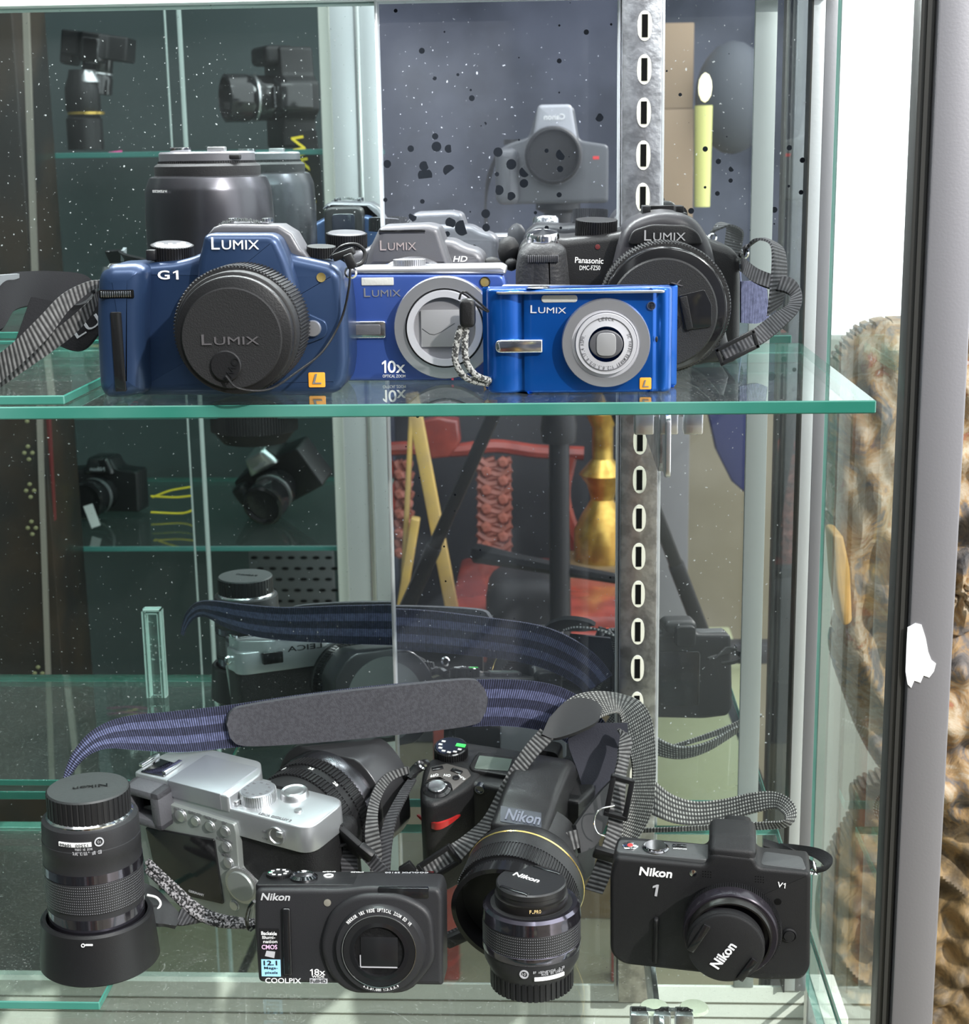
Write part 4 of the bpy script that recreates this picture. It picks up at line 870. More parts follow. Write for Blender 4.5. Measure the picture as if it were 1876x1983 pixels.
b = arctext('MEGA O.I.S./28', (c.x, -.0064, c.z), r*.80, r*.10, 82, 20, thick=.0001, bold=.02); obj('lettering', b, mat('pink_print', (.75, .08, .16), .5), lr)
q = f.Y(876, 727, -.0064); obj('index_mark', box(q.x-.0006, q.x+.0006, -.0066, -.006, q.z-.0026, q.z+.002), MC['pink_print'], lr)
b = f.txt('1', (740, 722), (748, 722), .0068, 0); b = f.txt('0x', (751, 722), (785, 722), .0068, 0, bold=.02, bm=b); b = f.txt('OPTICAL ZOOM', (741, 731), (785, 731), .0016, 0, bold=.01, bm=b); obj('lettering', b, WHITE, t)
c, r = disc(f, 939, 546, 9, 0); obj('focus_lamp', lathe([(0, .0003), (r, 0), (r, -.001)], (c.x, -.0002, c.z), n=24), AMBER, t); obj('lamp_rim', annulus((c.x, 0, c.z), r, r*1.15, .001, -.0005), BLK, t)
obj('badge', box(f.Y(939, 0)[0] if False else f.Y(936, 700).x, f.Y(962, 700).x, -.0005, .001, f.Y(940, 745).z, f.Y(940, 712).z, .0004), ORANGE, t)

# ---- bridge camera with HD mark
p = PZ(800, 690, ZT); t = thing('bridge_camera', 'small grey bridge camera marked HD, behind the violet blue compact', 'camera', (p.x, .915, ZT)); f = Fr(t)
o = f.ys([(668, 700), (664, 520), (672, 488), (706, 484), (730, 462), (876, 466), (896, 478), (925, 486), (938, 500), (940, 700)], 0)
obj('body', ext(roundpoly(o, .003), .004, .040, .004, .004), GUN, t)
o = f.ys([(706, 520), (716, 480), (736, 438), (828, 434), (850, 440), (878, 520)], -.004)
h = obj('flash_housing', ext(roundpoly(o, .0025), -.006, .030, .004, .004, 4), GUN, t)
a, c = f.y(734, 453, -.004), f.y(824, 444, -.004); obj('flash_slot', box(a[0], c[0], -.0062, .004, a[1], c[1], .0005), BLKG, h)
lumix(f, (736, 485), (806, 484), -.0062, 19, t, mat('rose_silver', (.60, .50, .48), .3, metal=.6))
c, r = disc(f, 800, 588, 90, -.012); obj('lens_barrel', lathe([(r*.8, .012), (r*.93, .0125), (r, .010), (r, -.01)], (c.x, 0, c.z), n=64), GUN, t); obj('barrel_ring', annulus(c, r*.9, r*1.03, .006, -.004), CHROME, t)
b = f.txt('HD', (877, 507), (905, 507), .0033, .004, bold=.04, shear=.2); obj('lettering', b, WHITE, t)
a = f.Y(672, 468, .02); d = obj('mode_dial', gear(.0115, .0121, -.004, .005, 50, (a.x, .018, a.z), (.04, -.1, 1)), BLK, t); obj('dial_top', lathe([(.0110, .0052), (.0102, .0057), (0, .0057)], (a.x, .018, a.z), (.04, -.1, 1), 40), GUN, d)
obj('eyepiece', ext(rrect(f.y(745, 450, .04)[0], f.y(815, 450, .04)[0], .05, .072, .005), .052, .036, .002), BLK, t)
obj('strap_knot', ball(f.Y(952, 512, .01), .005, 1.2, .8, .9), BLKM, t)

# ---- cobalt compact with wrist cord
p = PZ(1122, 758, ZT); t = thing('compact_camera', 'bright cobalt blue compact with silver lens rings at the front of the upper shelf', 'camera', (p.x, .800, ZT)); f = Fr(t)
xa, xb = f.y(943, 700)[0], f.y(1301, 700)[0]; zt = f.y(1100, 559)[1]; X_ = lambda u: f.y(u, 700)[0]
o = [(xa, .012), (xa, .006), (xa+.0012, .0026), (xa+.004, .0006), (xa+.008, -.0002), (X_(985), .0000), (X_(996), .0010), (X_(1008), .0022), (X_(1020), .0012), (X_(1034), .0), (X_(1240), .0), (X_(1262), .0004), (X_(1272), .0016), (X_(1283), .0006), (X_(1292), .0014), (xb-.0008, .0032), (xb, .006), (xb, .018), (xb-.003, .0215), (xa+.004, .0215), (xa+.001, .018)]
obj('body', ext(smooth_closed(o, 4), zt, .0002, .0014, .0020, 3, axis='z'), COBALT, t)
g = f.ys([(962, 757), (962, 560), (1004, 560), (1004, 758)], -.001)
obj('top_plate', ext(roundpoly(f.zs([(960, 569), (975, 553), (1250, 556), (1290, 566)], .0515), .003), .0512, .0522, .0004, 0, axis='z'), BRUSHED, t)
a = f.Y(1042, 559, .008); obj('shutter_button', lathe([(.0066, -.001), (.007, .0012), (.005, .0022), (.0, .0024)], (a.x, .010, .0517), (0, 0, 1), 32), CHROME, t)
a = f.Y(1092, 559, .008); obj('power_switch', lathe([(.0026, -.001), (.0026, .0012), (0, .0014)], (a.x, .008, .0517), (0, 0, 1), 20), CHROME, t)
a, c = f.y(1048, 586, 0), f.y(1118, 571, 0); obj('flash_window', ext(rrect(a[0], c[0], a[1], c[1], .0018), -.0005, .002, .0003), FLASH, t)
lumix(f, (1027, 606), (1096, 607), 0, 15, t, mat('bright_print', (.80, .80, .84), .3, metal=.4))
a, c = f.y(959, 683, 0), f.y(1051, 656, 0); obj('grip_bar', ext(roundpoly([a, (c[0], a[1]), c, (a[0], c[1])], [.0034, .0008, .0008, .0034]), -.0030, .001, .0010), CHROME, t)
c, r = disc(f, 1173, 664, 86, -.003)
lr = obj('lens_ring', annulus(c, r*.76, r, .006, -.0045), BRUSHED, t); obj('lens_step', annulus(c, r*.70, r*.78, .006, -.0038), LSILV, lr)
obj('lens_tube', lathe([(r*.40, .0006), (r*.60, 0), (r*.68, 0), (r*.69, -.0012), (r*.69, -.006)], (c.x, -.0085, c.z), n=64, caps=False), LSILV, t)
obj('tube_line', annulus(c, r*.585, r*.6, .001, -.0087), GUN, t)
obj('lens_bezel', ext(smooth_closed([(c.x+r*.36*math.cos(q)*abs(math.cos(q))**-.35, c.z+r*.33*math.sin(q)*abs(math.sin(q)+1e-6)**-.3) if False else (c.x+r*.38*math.cos(q), c.z+r*.32*math.sin(q)) for q in [i*2*PI/12+.001 for i in range(12)]]), -.0094, -.007, .0006), GUN, t)
obj('shutter_blade', ext(rrect(c.x-r*.22, c.x+r*.22, c.z-r*.26, c.z+r*.26, r*.16), -.0100, -.0085, .0003), MC['grey_blade'], t)
b = arctext('LEICA', (c.x, -.0086, c.z), r*.53, r*.08, 108, 72, thick=.0001); b = arctext('DC VARIO-ELMARIT 1:2.8-5.0/5.8-17.4 ASPH.', (c.x, -.0086, c.z), r*.50, r*.075, 25, -205, thick=.0001, bm=b); obj('lettering', b, mat('dark_print', (.12, .12, .13), .5), lr)
b = arctext('MEGA', (c.x, -.0048, c.z), r*.86, r*.09, 62, 38, thick=.0001, bold=.02); obj('lettering', b, MC['pink_print'], lr)
c, r = disc(f, 1261, 592, 7, 0); obj('focus_lamp', lathe([(0, .0004), (r*.9, 0), (r, -.001)], (c.x, -.0003, c.z), n=24), DGLASS, t); obj('lamp_rim', annulus((c.x, 0, c.z), r, r*1.2, .001, -.0005), CHROME, t)
badge(f, t, 1238, 1261, 731, 754, 0)
q = f.Y(1271, 657, 0); obj('paint_chip', ball((q.x, -.0002, q.z), .0012, .6, .2, 1.3), BLK, t)
W_ = lambda l: [f.w(PY(*a)) for a in l]
cord = braid(W_([(893, 632, .788), (884, 665, .788), (882, 700, .788), (900, 730, .79), (938, 742, .80), (960, 740, .825)]), .0017, .006); cord = braid(W_([(903, 632, .788), (900, 665, .788), (903, 700, .788), (920, 726, .79), (945, 736, .80), (960, 738, .825)]), .0017, .006, bm=cord)
BRAID = mat('braided_cord', (.04, .04, .04), .8, col2=(.30, .30, .29), cscale=700, split=(.46, .50), detail=0)
co = obj('wrist_cord', cord, BRAID, t)
obj('cord_stop', ext(rrect(f.w(PY(879, 0, .788)).x, f.w(PY(911, 0, .788)).x, f.w(PY(893, 634, .788)).z, f.w(PY(893, 578, .788)).z, .0032), f.w(PY(893, 600, .784)).y, f.w(PY(893, 600, .792)).y, .002, .002), BLK, t)
obj('cord_loop', tube(W_([(889, 580, .788), (893, 568, .788), (903, 566, .789), (925, 584, .795), (946, 603, .800), (930, 596, .797), (905, 578, .79)]), .0006, 6), BLK, t)

# ---- big black bridge camera
p = PZ(1215, 705, ZT); t = thing('bridge_camera', 'large black bridge camera with looped strap at the right of the upper shelf', 'camera', (p.x, .925, ZT)); f = Fr(t)
o = f.ys([(1000, 706), (998, 520), (1004, 478), (1030, 458), (1066, 458), (1090, 462), (1190, 452), (1222, 444), (1340, 440), (1382, 470), (1418, 480), (1434, 500), (1436, 560), (1434, 690), (1424, 706)], .0)
obj('body', ext(roundpoly(o, .003), .004, .060, .005, .004), GB2 if False else BLK, t)
o = f.ys([(998, 704), (998, 520), (1003, 488), (1022, 470), (1070, 468), (1096, 482), (1104, 560), (1102, 704)], -.014)
g = obj('grip', ext(roundpoly(o, .003), -.020, .030, .010, .004, 5), mat('leather_grip', (.026, .026, .028), .5, spec=.3, bump=1.0, bscale=500), t)
a, c = f.y(1023, 508, -.020), f.y(1080, 494, -.020); bm = None
for i in range(16): x_ = a[0]+(c[0]-a[0])*i/15; bm = box(x_-.0003, x_+.0003, -.0215, -.018, a[1], c[1], .0002, bm=bm)
obj('control_dial', bm, GUN, g)
o = f.ys([(1172, 700), (1180, 560), (1190, 500), (1208, 444), (1240, 420), (1290, 410), (1338, 420), (1366, 450), (1384, 500), (1396, 600), (1396, 700)], -.008)
obj('flash_housing', ext(smooth_closed(o, 3), -.010, .045, .007, .006, 5), mat('charcoal_plastic', (.030, .029, .033), .34, spec=.3, bump=.15, bscale=2000), t)
o = f.ys([(1214, 474), (1224, 446), (1262, 434), (1330, 436), (1352, 450), (1362, 474)], -.0105)
obj('brow', ext(roundpoly(o, .003), -.0125, -.006, .001), BLK, t)
lumix(f, (1247, 466), (1327, 466), -.0127, 20, t, mat('soft_silver', (.50, .50, .52), .3, metal=.5))
a = f.Y(1051, 458, -.004); obj('shutter_button', lathe([(.0095, -.004), (.0095, 0), (.0085, .0016), (.0070, .0012), (.0, .0034)], (a.x, -.004, a.z+.001), (0, -.15, 1), 36), CHROME, t)
a = f.Y(1154, 446, .02); obj('mode_dial', gear(.0118, .0124, -.003, .0062, 54, (a.x, .02, a.z), (.03, -.1, 1)), BLK, t)
for u in (1252, 1316): a = f.Y(u, 405, .02); obj('shoe_rail', box(a.x-.0026, a.x+.002, .014, .034, a.z-.004, a.z+.002, .0005), BLK, t)
a = f.Y(1284, 408, .02); obj('hot_shoe', box(a.x-.0125, a.x+.0135, .012, .034, a.z-.005, a.z-.001, .0008), BLK, t)
b = f.txt('Panasonic', (1113, 509), (1168, 511), .0034, .004, bold=.025); b = f.txt('DMC-FZ50', (1122, 523), (1162, 523), .0026, .004, bold=.0, bm=b); obj('lettering', b, WHITE, t)
c, r = disc(f, 1157, 478, 5, .004); obj('self_timer_lamp', lathe([(0, .0004), (r, 0), (r, -.001)], (c.x, .0036, c.z), n=20), mat('dark_red_lamp', (.12, .03, .03), .2), t)
rings(f, t, [('lens_barrel', 1288, 596, 128, -.030, .0, BLKG), ('focus_ring', 1288, 596, 124, -.046, -.022, RUBBER, 120), ('front_ring', 1287, 600, 121, -.058, -.044, BLKG)])
c, r = disc(f, 1284, 606, 106, -.061); cap = obj('lens_cap', lathe([(0, 0), (r*.97, 0), (r, -.001), (r, -.0035), (r*1.07, -.003), (r*1.09, -.006)], (c.x, -.061, c.z), n=64), MC['cap_black'], t)
b = text('MIX', f.Y(1272, 568, -.0612), f.Y(1323, 553, -.0612), .0034, (0, -1, 0), .02, thick=.0004); obj('lettering', b, MC['cap_print'], cap)
o = roundpoly(f.ys([(1313, 572), (1364, 560), (1378, 590), (1378, 630), (1372, 634), (1324, 640)], -.061), .0012); obj('cap_latch', ext(o, -.0618, -.060, .0004), BLKG, cap)
obj('latch_grip', ext(roundpoly(f.ys([(1315, 576), (1330, 572), (1342, 636), (1328, 640)], -.062), .0008), -.0632, -.061, .0005), BLK, cap)
obj('cap_knob', annulus(f.Y(1303, 624, -.061), .0028, .0045, .001, -.0612), BLKG, cap)
# strap on its right shoulder
W2_ = lambda l: [(f.w(PY(a[0], a[1], a[2])), f.w(PY(a[3], a[4], a[5]))) for a in l]
s1 = ribbon(W2_([(1440, 500, .935, 1437, 478, .935), (1441, 520, .92, 1450, 470, .93), (1470, 545, .905, 1480, 474, .925), (1492, 556, .90, 1505, 480, .915)][:1]+[(1445, 482, .93, 1455, 472, .94), (1462, 464, .925, 1478, 462, .945), (1490, 470, .915, 1512, 478, .935), (1496, 500, .908, 1521, 505, .925), (1492, 560, .90, 1521, 555, .915), (1486, 612, .895, 1512, 592, .905)]), .0014)
s1 = ribbon(W2_([(1438, 498, .94, 1436, 520, .94), (1448, 506, .93, 1441, 532, .925), (1470, 522, .92, 1462, 548, .915), (1500, 534, .915, 1494, 560, .905), (1532, 540, .91, 1520, 566, .90), (1550, 560, .90, 1530, 575, .90), (1550, 595, .89, 1524, 592, .89), (1520, 630, .875, 1498, 608, .88), (1478, 664, .86, 1456, 640, .865), (1450, 675, .855, 1436, 650, .86), (1405, 698, .85, 1392, 674, .855)]), .0014, bm=s1)
so = obj('strap', s1, WEB, t)
def pxbeam(f, P, Q, y0, y1, wpx, th, bm=None, bev=.0006): a_, c_ = f.w(PY(*P, y0)), f.w(PY(*Q, y1)); return beam(a_, c_, wpx*y0/FP, th, up=V((0, 1, 0)) if True else None, bev=bev, bm=bm)
def frame(f, quad, y, rail, th=.003, bm=None):
    """open buckle: px quad corners at depth y"""
    q = [f.w(PY(u, v, y)) for u, v in quad]
    for i in range(4): d = (q[(i+1) % 4]-q[i]).normalized()*rail*.5; bm = beam(q[i]-d, q[(i+1) % 4]+d, rail, th, up=V((0, 1, 0)), bev=rail*.2, bm=bm)
    return bm
b = frame(f, [(1458, 642), (1466, 670), (1398, 704), (1388, 678)], .845, .0022); obj('buckle', b, BLK, so)
obj('strap_tail', ribbon(W2_([(1434, 545, .955, 1434, 625, .955), (1462, 545, .96, 1466, 626, .96), (1484, 560, .965, 1488, 615, .965)]), .0016), NYL, t)
obj('strap_lug', lathe([(.0022, -.0006), (.0032, 0), (.0022, .0006)], f.Y(1440, 492, .014), (0, 1, .3), 20, caps=False), CHROME, t)
obj('strap_knot', ball(f.Y(985, 486, .02), .0075, .9, .8, 1.2, ball(f.Y(990, 512, .015), .004)), BLKM, t)
obj('eyepiece', ext(rrect(f.y(1240, 440, .06)[0], f.y(1330, 440, .06)[0], .062, .088, .006), .072, .055, .002), BLK, t)
# ================================================================ LOWER SHELF
W = lambda fr, l: [fr.w(PY(*a)) for a in l]
def S2(fr, l): return [(fr.w(PY(a[0], a[1], a[2])), fr.w(PY(a[3], a[4], a[5] if len(a) > 5 else a[2]))) for a in l]
DOTS = None
def dotmat(name):
    m, nt, ns, ln = _new(name); out = N(nt, 'ShaderNodeOutputMaterial'); b = N(nt, 'ShaderNodeBsdfPrincipled', i_Roughness=.42); ln.new(b.outputs[0], out.inputs[0])
    tc = N(nt, 'ShaderNodeTexCoord'); sp = N(nt, 'ShaderNodeSeparateXYZ'); ln.new(tc.outputs['Object'], sp.inputs[0])
    at = N(nt, 'ShaderNodeMath', operation='ARCTAN2'); ln.new(sp.outputs[1], at.inputs[0]); ln.new(sp.outputs[0], at.inputs[1])
    def sn(src, k, off=None):
        a = N(nt, 'ShaderNodeMath', operation='MULTIPLY'); ln.new(src, a.inputs[0]); a.inputs[1].default_value = k
        if off is not None: q = N(nt, 'ShaderNodeMath', operation='ADD'); ln.new(a.outputs[0], q.inputs[0]); ln.new(off, q.inputs[1]); a = q
        s = N(nt, 'ShaderNodeMath', operation='SINE'); ln.new(a.outputs[0], s.inputs[0]); return s.outputs[0], a.outputs[0]
    zr, za = sn(sp.outputs[2], 2*PI/.0031); _, ta = sn(at.outputs[0], 70.0)
    p = N(nt, 'ShaderNodeMath', operation='ADD'); ln.new(za, p.inputs[0]); ln.new(ta, p.inputs[1]); q = N(nt, 'ShaderNodeMath', operation='SUBTRACT'); ln.new(za, q.inputs[0]); ln.new(ta, q.inputs[1])
    s1 = N(nt, 'ShaderNodeMath', operation='SINE'); ln.new(p.outputs[0], s1.inputs[0]); s2 = N(nt, 'ShaderNodeMath', operation='SINE'); ln.new(q.outputs[0], s2.inputs[0])
    mm = N(nt, 'ShaderNodeMath', operation='MULTIPLY'); ln.new(s1.outputs[0], mm.inputs[0]); ln.new(s2.outputs[0], mm.inputs[1])
    gt = N(nt, 'ShaderNodeMapRange', i_From_Min=.45, i_From_Max=.9); ln.new(mm.outputs[0], gt.inputs[0])
    mc = N(nt, 'ShaderNodeMix', data_type='RGBA'); ln.new(gt.outputs[0], mc.inputs[0]); mc.inputs[6].default_value = (.016, .016, .018, 1); mc.inputs[7].default_value = (.20, .20, .22, 1); ln.new(mc.outputs[2], b.inputs['Base Color'])
    bu = N(nt, 'ShaderNodeBump', i_Strength=.6, i_Distance=.0003); ln.new(gt.outputs[0], bu.inputs['Height']); ln.new(bu.outputs[0], b.inputs['Normal']); MC[name] = m; return m
DOT = dotmat('dotted_rubber'); POL = mat('polished_dark_ring', (.17, .16, .20), .12, metal=.95); LENSB = mat('lens_barrel_black', (.020, .020, .022), .42, spec=.3, bump=.2, bscale=2500)
BLKRIB = mat('ribbed_black', (.011, .011, .012), .38, spec=.3)
def cyl_text(s, c, rad, z, h, a0, a1, m, par, flip=False, bold=.01, slope=0):
    """lettering wrapped round an upright barrel; angles in degrees, 0 = +x, -90 = towards the viewer"""
    bm = None; n = len(s)
    for i, ch in enumerate(s):
        if ch == ' ': continue
        a = R(a0+(a1-a0)*(i+.5)/n); d = V((math.cos(a), math.sin(a), 0)); tg = V((-math.sin(a), math.cos(a), 0))*(1 if a1 > a0 else -1)
        w_ = abs(R(a1-a0))*rad/n*(.45 if ch in "iIl1.:-/" else .82); zz = z+slope*(i/n)
        base = V(c)+d*rad+V((0, 0, zz)); bm = text(ch, base-tg*w_/2, base+tg*w_/2, h*(.25 if ch in '.-' else 1), d, bold, 0, bm, .0002, .0002)
    return obj('lettering', bm, m, par)
# ---- hooded lens at the left
p = PZ(192, 1930, ZL); rb = .0318; cy = p.y+rb+.001; cx = PY(195, 1860, cy).x
t = thing('telephoto_lens', 'black lens standing on its conical hood at the front left of the lower shelf', 'lens', (cx, cy, ZL+.0052))
def zf(v, r=.028): return PY(185, v, cy-r).z-t.location.z
def rp(wpx, v): return (PY(185+wpx, v, cy)-PY(185, v, cy)).x
z1, z2 = zf(1817, .031), zf(1796, .027)
obj('lens_hood', lathe([(.0290, .001), (.0325, .0), (.0335, .001), (.0312, z1-.001), (.0300, z1+.0004), (.0282, z1), (.0280, z1-.012), (.0, z1-.012)], (0, 0, 0), (0, 0, 1), 80), mat('hood_black', (.012, .012, .013), .36, spec=.3, bump=.2, bscale=2500), t)
q = [(1798, 'POL'), (1782, 'LB'), (1772, 'DOT'), (1716, 'P2')]
zb_, zm, zd0, zd1, zu, zt_ = z1-.011, zf(1787), zf(1776), zf(1718), zf(1700), zf(1613, .026)
obj('lower_ring', lathe([(.0268, zb_), (.0268, zm)], (0, 0, 0), (0, 0, 1), 72), POL, t)
obj('barrel', lathe([(.0266, zm-.001), (.0266, zd0)], (0, 0, 0), (0, 0, 1), 72), LENSB, t)
obj('zoom_ring', lathe([(.0268, zd0), (.0273, zd0+.0005), (.0273, zd1-.0005), (.0268, zd1)], (0, 0, 0), (0, 0, 1), 96), DOT, t)
obj('middle_ring', lathe([(.0272, zd1), (.0276, zd1+.0005), (.0274, zu)], (0, 0, 0), (0, 0, 1), 72), POL, t)
br = obj('barrel', lathe([(.0272, zu), (.0270, zf(1676)), (.0272, zf(1675)), (.0271, zf(1655)), (.0268, zf(1654)), (.0267, zf(1628)), (.0262, zf(1619)), (.0240, zt_), (.0238, zt_)], (0, 0, 0), (0, 0, 1), 80), LENSB, t)
obj('mount_ring', lathe([(.0240, zt_-.001), (.0240, zt_+.001), (.0228, zt_+.002)], (0, 0, 0), (0, 0, 1), 64), CHROME, t)
zc = .1045
cp = obj('rear_cap', gear(.0230, .0226, zt_+.0015, zc-.0008, 44, (0, 0, 0), (0, 0, 1), duty=.8), BLKRIB, t)
obj('cap_top', lathe([(.0226, zc-.001), (.0220, zc+.0002), (.0, zc+.0004)], (0, 0, 0), (0, 0, 1), 64), mat('cap_top_black', (.03, .033, .034), .55, bump=.3, bscale=400), cp)
b = text('Nikon', V((.010, .004, zc+.0005)), V((-.008, -.0015, zc+.0005)), .0035, (0, 0, 1), .02, thick=.0004); obj('lettering', b, BLKG, cp)
cyl_text('ED IF  -1m/3.3ft', (0, 0, 0), .0272, zf(1650, .027), -.0022, -78, -112, GREYP, br) if False else None
cyl_text('tf3.3/m1- FI DE'[::-1], (0, 0, 0), .0272, zf(1650, .027), .0020, -62, -95, GREYP, br)
cyl_text('MADE IN CHINA', (0, 0, 0), .0272, zf(1643, .027), .0014, -72, -92, GREYP, br)
a0, a1 = -112, -73; bm = None
for i in range(14):
    aa, ab = R(a0+(a1-a0)*i/14), R(a0+(a1-a0)*(i+1)/14+.3); zz = zf(1637, .027)
    bm = beam(V((.0270*math.cos(aa), .0270*math.sin(aa), zz)), V((.0270*math.cos(ab), .0270*math.sin(ab), zz)), .0008, .0024, bm=bm)
obj('serial_strip', bm, WHITE, br)
cyl_text('12500 10966', (0, 0, 0), .0276, zf(1637, .027)+.0008, .0016, -75, -110, BLK, br)
c = V((.0270*math.cos(R(-64)), .0270*math.sin(R(-64)), zf(1634, .027))); n_ = V((math.cos(R(-64)), math.sin(R(-64)), 0)); b = annulus(c, .0018, .0026, .0005, 0) if False else lathe([(.0019, 0), (.0019, .0005), (.0026, .0005), (.0026, 0)], c, n_, 28, caps=False)
b = text('10', c+V((.0010, 0, .0008)), c+V((-.0010, 0, .0008)), .0017, n_, .02, bm=b); obj('emblem', b, GREYP, br)
c = V((0, -.0322, zf(1829, .032))); b = lathe([(.0007, 0), (.0007, .0004), (.0011, .0004), (.0011, 0)], (.0012, -.0320, zf(1831, .032)), (0, -1, .1), 20, caps=False); b = box(.0025, .0065, -.0324, -.0316, zf(1832, .032)+.0002, zf(1829, .032), bm=b); obj('hood_mark', b, WHITE, t)

# ---- lens with pinch cap in the middle
p = PZ(1030, 1943, ZL); cy = p.y+.0236; cx = PY(1030, 1900, cy).x
t = thing('prime_lens', 'short black lens with pinch cap and dotted grip, between the two black cameras in front', 'lens', (cx, cy, ZL))
def zf(v, r=.027): return PY(1030, v, cy-r).z-t.location.z
K = .0272
obj('rear_cap', gear(.0233, .0226, 0, zf(1908, .0235), 44, (0, 0, 0), (0, 0, 1), duty=.7), BLKRIB, t)
lo = obj('barrel', lathe([(.0228, zf(1912, .0235)), (.0240, zf(1905, .025)), (K*.97, zf(1892)), (K*.985, zf(1874)), (K*.985, zf(1872))], (0, 0, 0), (0, 0, 1), 80), LENSB, t)
obj('lower_ring', lathe([(K, zf(1872)), (K*1.005, zf(1871)), (K*1.005, zf(1859)), (K*.99, zf(1858))], (0, 0, 0), (0, 0, 1), 80), POL, t)
obj('focus_ring', lathe([(K*.99, zf(1858)), (K*1.0, zf(1857)), (K*1.0, zf(1817)), (K*.99, zf(1816))], (0, 0, 0), (0, 0, 1), 96), DOT, t)
ztop = zf(1790)
obj('upper_ring', lathe([(K*1.0, zf(1816)), (K*1.01, zf(1815)), (K*1.0, zf(1806)), (K*1.0, zf(1805)), (K*.985, zf(1794)), (K*.93, ztop+.0004), (K*.80, ztop)], (0, 0, 0), (0, 0, 1), 96), POL, t)
obj('front_face', lathe([(K*.93, ztop), (.0200, ztop+.0002), (.0198, ztop+.0012)], (0, 0, 0), (0, 0, 1), 64), BLKM, t)
fr_ = obj('filter_ring', lathe([(.0198, ztop), (.0202, ztop+.002), (.0202, ztop+.0058), (.0192, ztop+.0062)], (0, 0, 0), (0, 0, 1), 72), mat('filter_black', (.016, .015, .014), .3, metal=.4), t)
cyl_text('F-PRO', (0, 0, 0), .0203, ztop+.0028, .0020, -92, -74, mat('gilt_print', (.75, .55, .25), .5), fr_)
zc = ztop+.0125
cp = obj('lens_cap', lathe([(.0188, ztop+.006), (.0188, ztop+.0085), (.0194, ztop+.009), (.0194, zc-.0008), (.0186, zc), (0, zc)], (0, 0, 0), (0, 0, 1), 80), mat('satin_cap', (.016, .016, .017), .32, bump=.1), t)
for s_, dx in ((1, 0), (-1, 0)):
    a_ = R(-35); d = V((math.sin(a_), -math.cos(a_), 0))*s_; tg = V((math.cos(a_), math.sin(a_), 0)); c_ = d*.0158
    m_ = M((tg, d, V((0, 0, 1)))).transposed().to_4x4(); m_.translation = V((c_.x, c_.y, 0)); b = box(-.0095, .0095, -.0016, .0010, zc-.002, zc+.0006, .0007); bmesh.ops.transform(b, matrix=m_, verts=b.verts); obj('cap_latch', b, BLKG, cp)
b = text('Nikon', V((-.0105, .0055, zc)), V((.0035, -.0035, zc)), .0042, (0, 0, 1), .03, thick=.0002); obj('lettering', b, WHITE, cp)
cyl_text('IF Aspherical -0.2m', (0, 0, 0), K*.987, zf(1886), .0014, -88, -48, GREYP, lo); cyl_text('MADE IN CHINA', (0, 0, 0), K*.98, zf(1891), .0014, -78, -50, GREYP, lo)
bm = None
for i in range(12):
    aa, ab = R(-86+38*i/12), R(-86+38*(i+1)/12+.3); zz = zf(1898); bm = beam(V((K*.962*math.cos(aa), K*.962*math.sin(aa), zz)), V((K*.962*math.cos(ab), K*.962*math.sin(ab), zz)), .0012, .0020, bm=bm)
obj('serial_strip', bm, WHITE, lo)
n_ = V((math.cos(R(-98)), math.sin(R(-98)), 0)); c = n_*K*.98+V((0, 0, zf(1888))); b = lathe([(.0017, -.0006), (.0017, .0004), (.0025, .0004), (.0025, -.0006)], c, n_, 28, caps=False)
b = text('10', c+V((-.0010, 0, -.0008)), c+V((.0010, 0, -.0008)), .0017, n_, .02, bm=b); obj('emblem', b, GREYP, lo)

# ---- black compact with 18x zoom
t = thing('compact_camera', 'matte black compact with a large zoom lens and printed stickers, front of the lower shelf', 'camera', (-.1704, .7911, ZL), (R(-6.7), R(-.5), R(-1.8))); f = Fr(t)
SB = mat('soft_black', (.020, .020, .022), .40, spec=.3, bump=.25, bscale=2500)
o = roundpoly(f.ys([(493, 1722), (600, 1722), (656, 1723), (712, 1717), (850, 1720), (857, 1740), (858, 1910), (500, 1904), (492, 1800)], 0), [.004, .001, .006, .006, .004, .002, .002, .003, .001])
obj('body', ext(o, 0, .026, .0028, .003, 4), SB, t)
zt0 = f.y(600, 1722, 0)[1]
o = f.zs([(494, 1716), (510, 1690), (838, 1690), (852, 1716)], zt0)
obj('top_plate', ext(roundpoly(o, .002), zt0+.0008, zt0-.004, .0008, axis='z'), BLK, t)
obj('lens_swell', ext(roundpoly(f.ys([(618, 1830), (640, 1760), (690, 1728), (780, 1728), (838, 1760), (846, 1860), (793, 1921), (678, 1921), (640, 1890)], 0), .008), -.0035, .006, .0030, seg=4), SB, t)
c, r = disc(f, 735, 1840, 82, -.006)
lr = obj('lens_ring', lathe([(r*.80, 0), (r*.86, .0015), (r*1.02, .0010), (r*1.10, -.003), (r*1.12, -.008)], (c.x, -.006, c.z), n=72, caps=False), mat('ring_charcoal', (.020, .020, .022), .4), t)
obj('gloss_ring', lathe([(r*.66, .0005), (r*.70, .0022), (r*.84, .0022), (r*.90, .0004)], (c.x, -.0062, c.z), n=72, caps=False), BLKG, t)
obj('bright_line', annulus((c.x, -.0084, c.z), r*.86, r*.88, .0004, -.0084), CHROME, lr)
obj('inner_tube', lathe([(r*.58, -.001), (r*.60, .0012), (r*.70, .0010), (r*.72, -.002)], (c.x, -.0075, c.z), n=64, caps=False), BLKG, t)
obj('lens_bezel', lathe([(0, 0), (r*.60, 0)], (c.x, -.0070, c.z), n=56), BLKM, t)
obj('lens_cover', box(c.x-r*.44, c.x+r*.44, -.0076, -.0070, c.z-r*.38, c.z+r*.34, .0003), mat('dark_cover', (.012, .012, .013), .22), t)
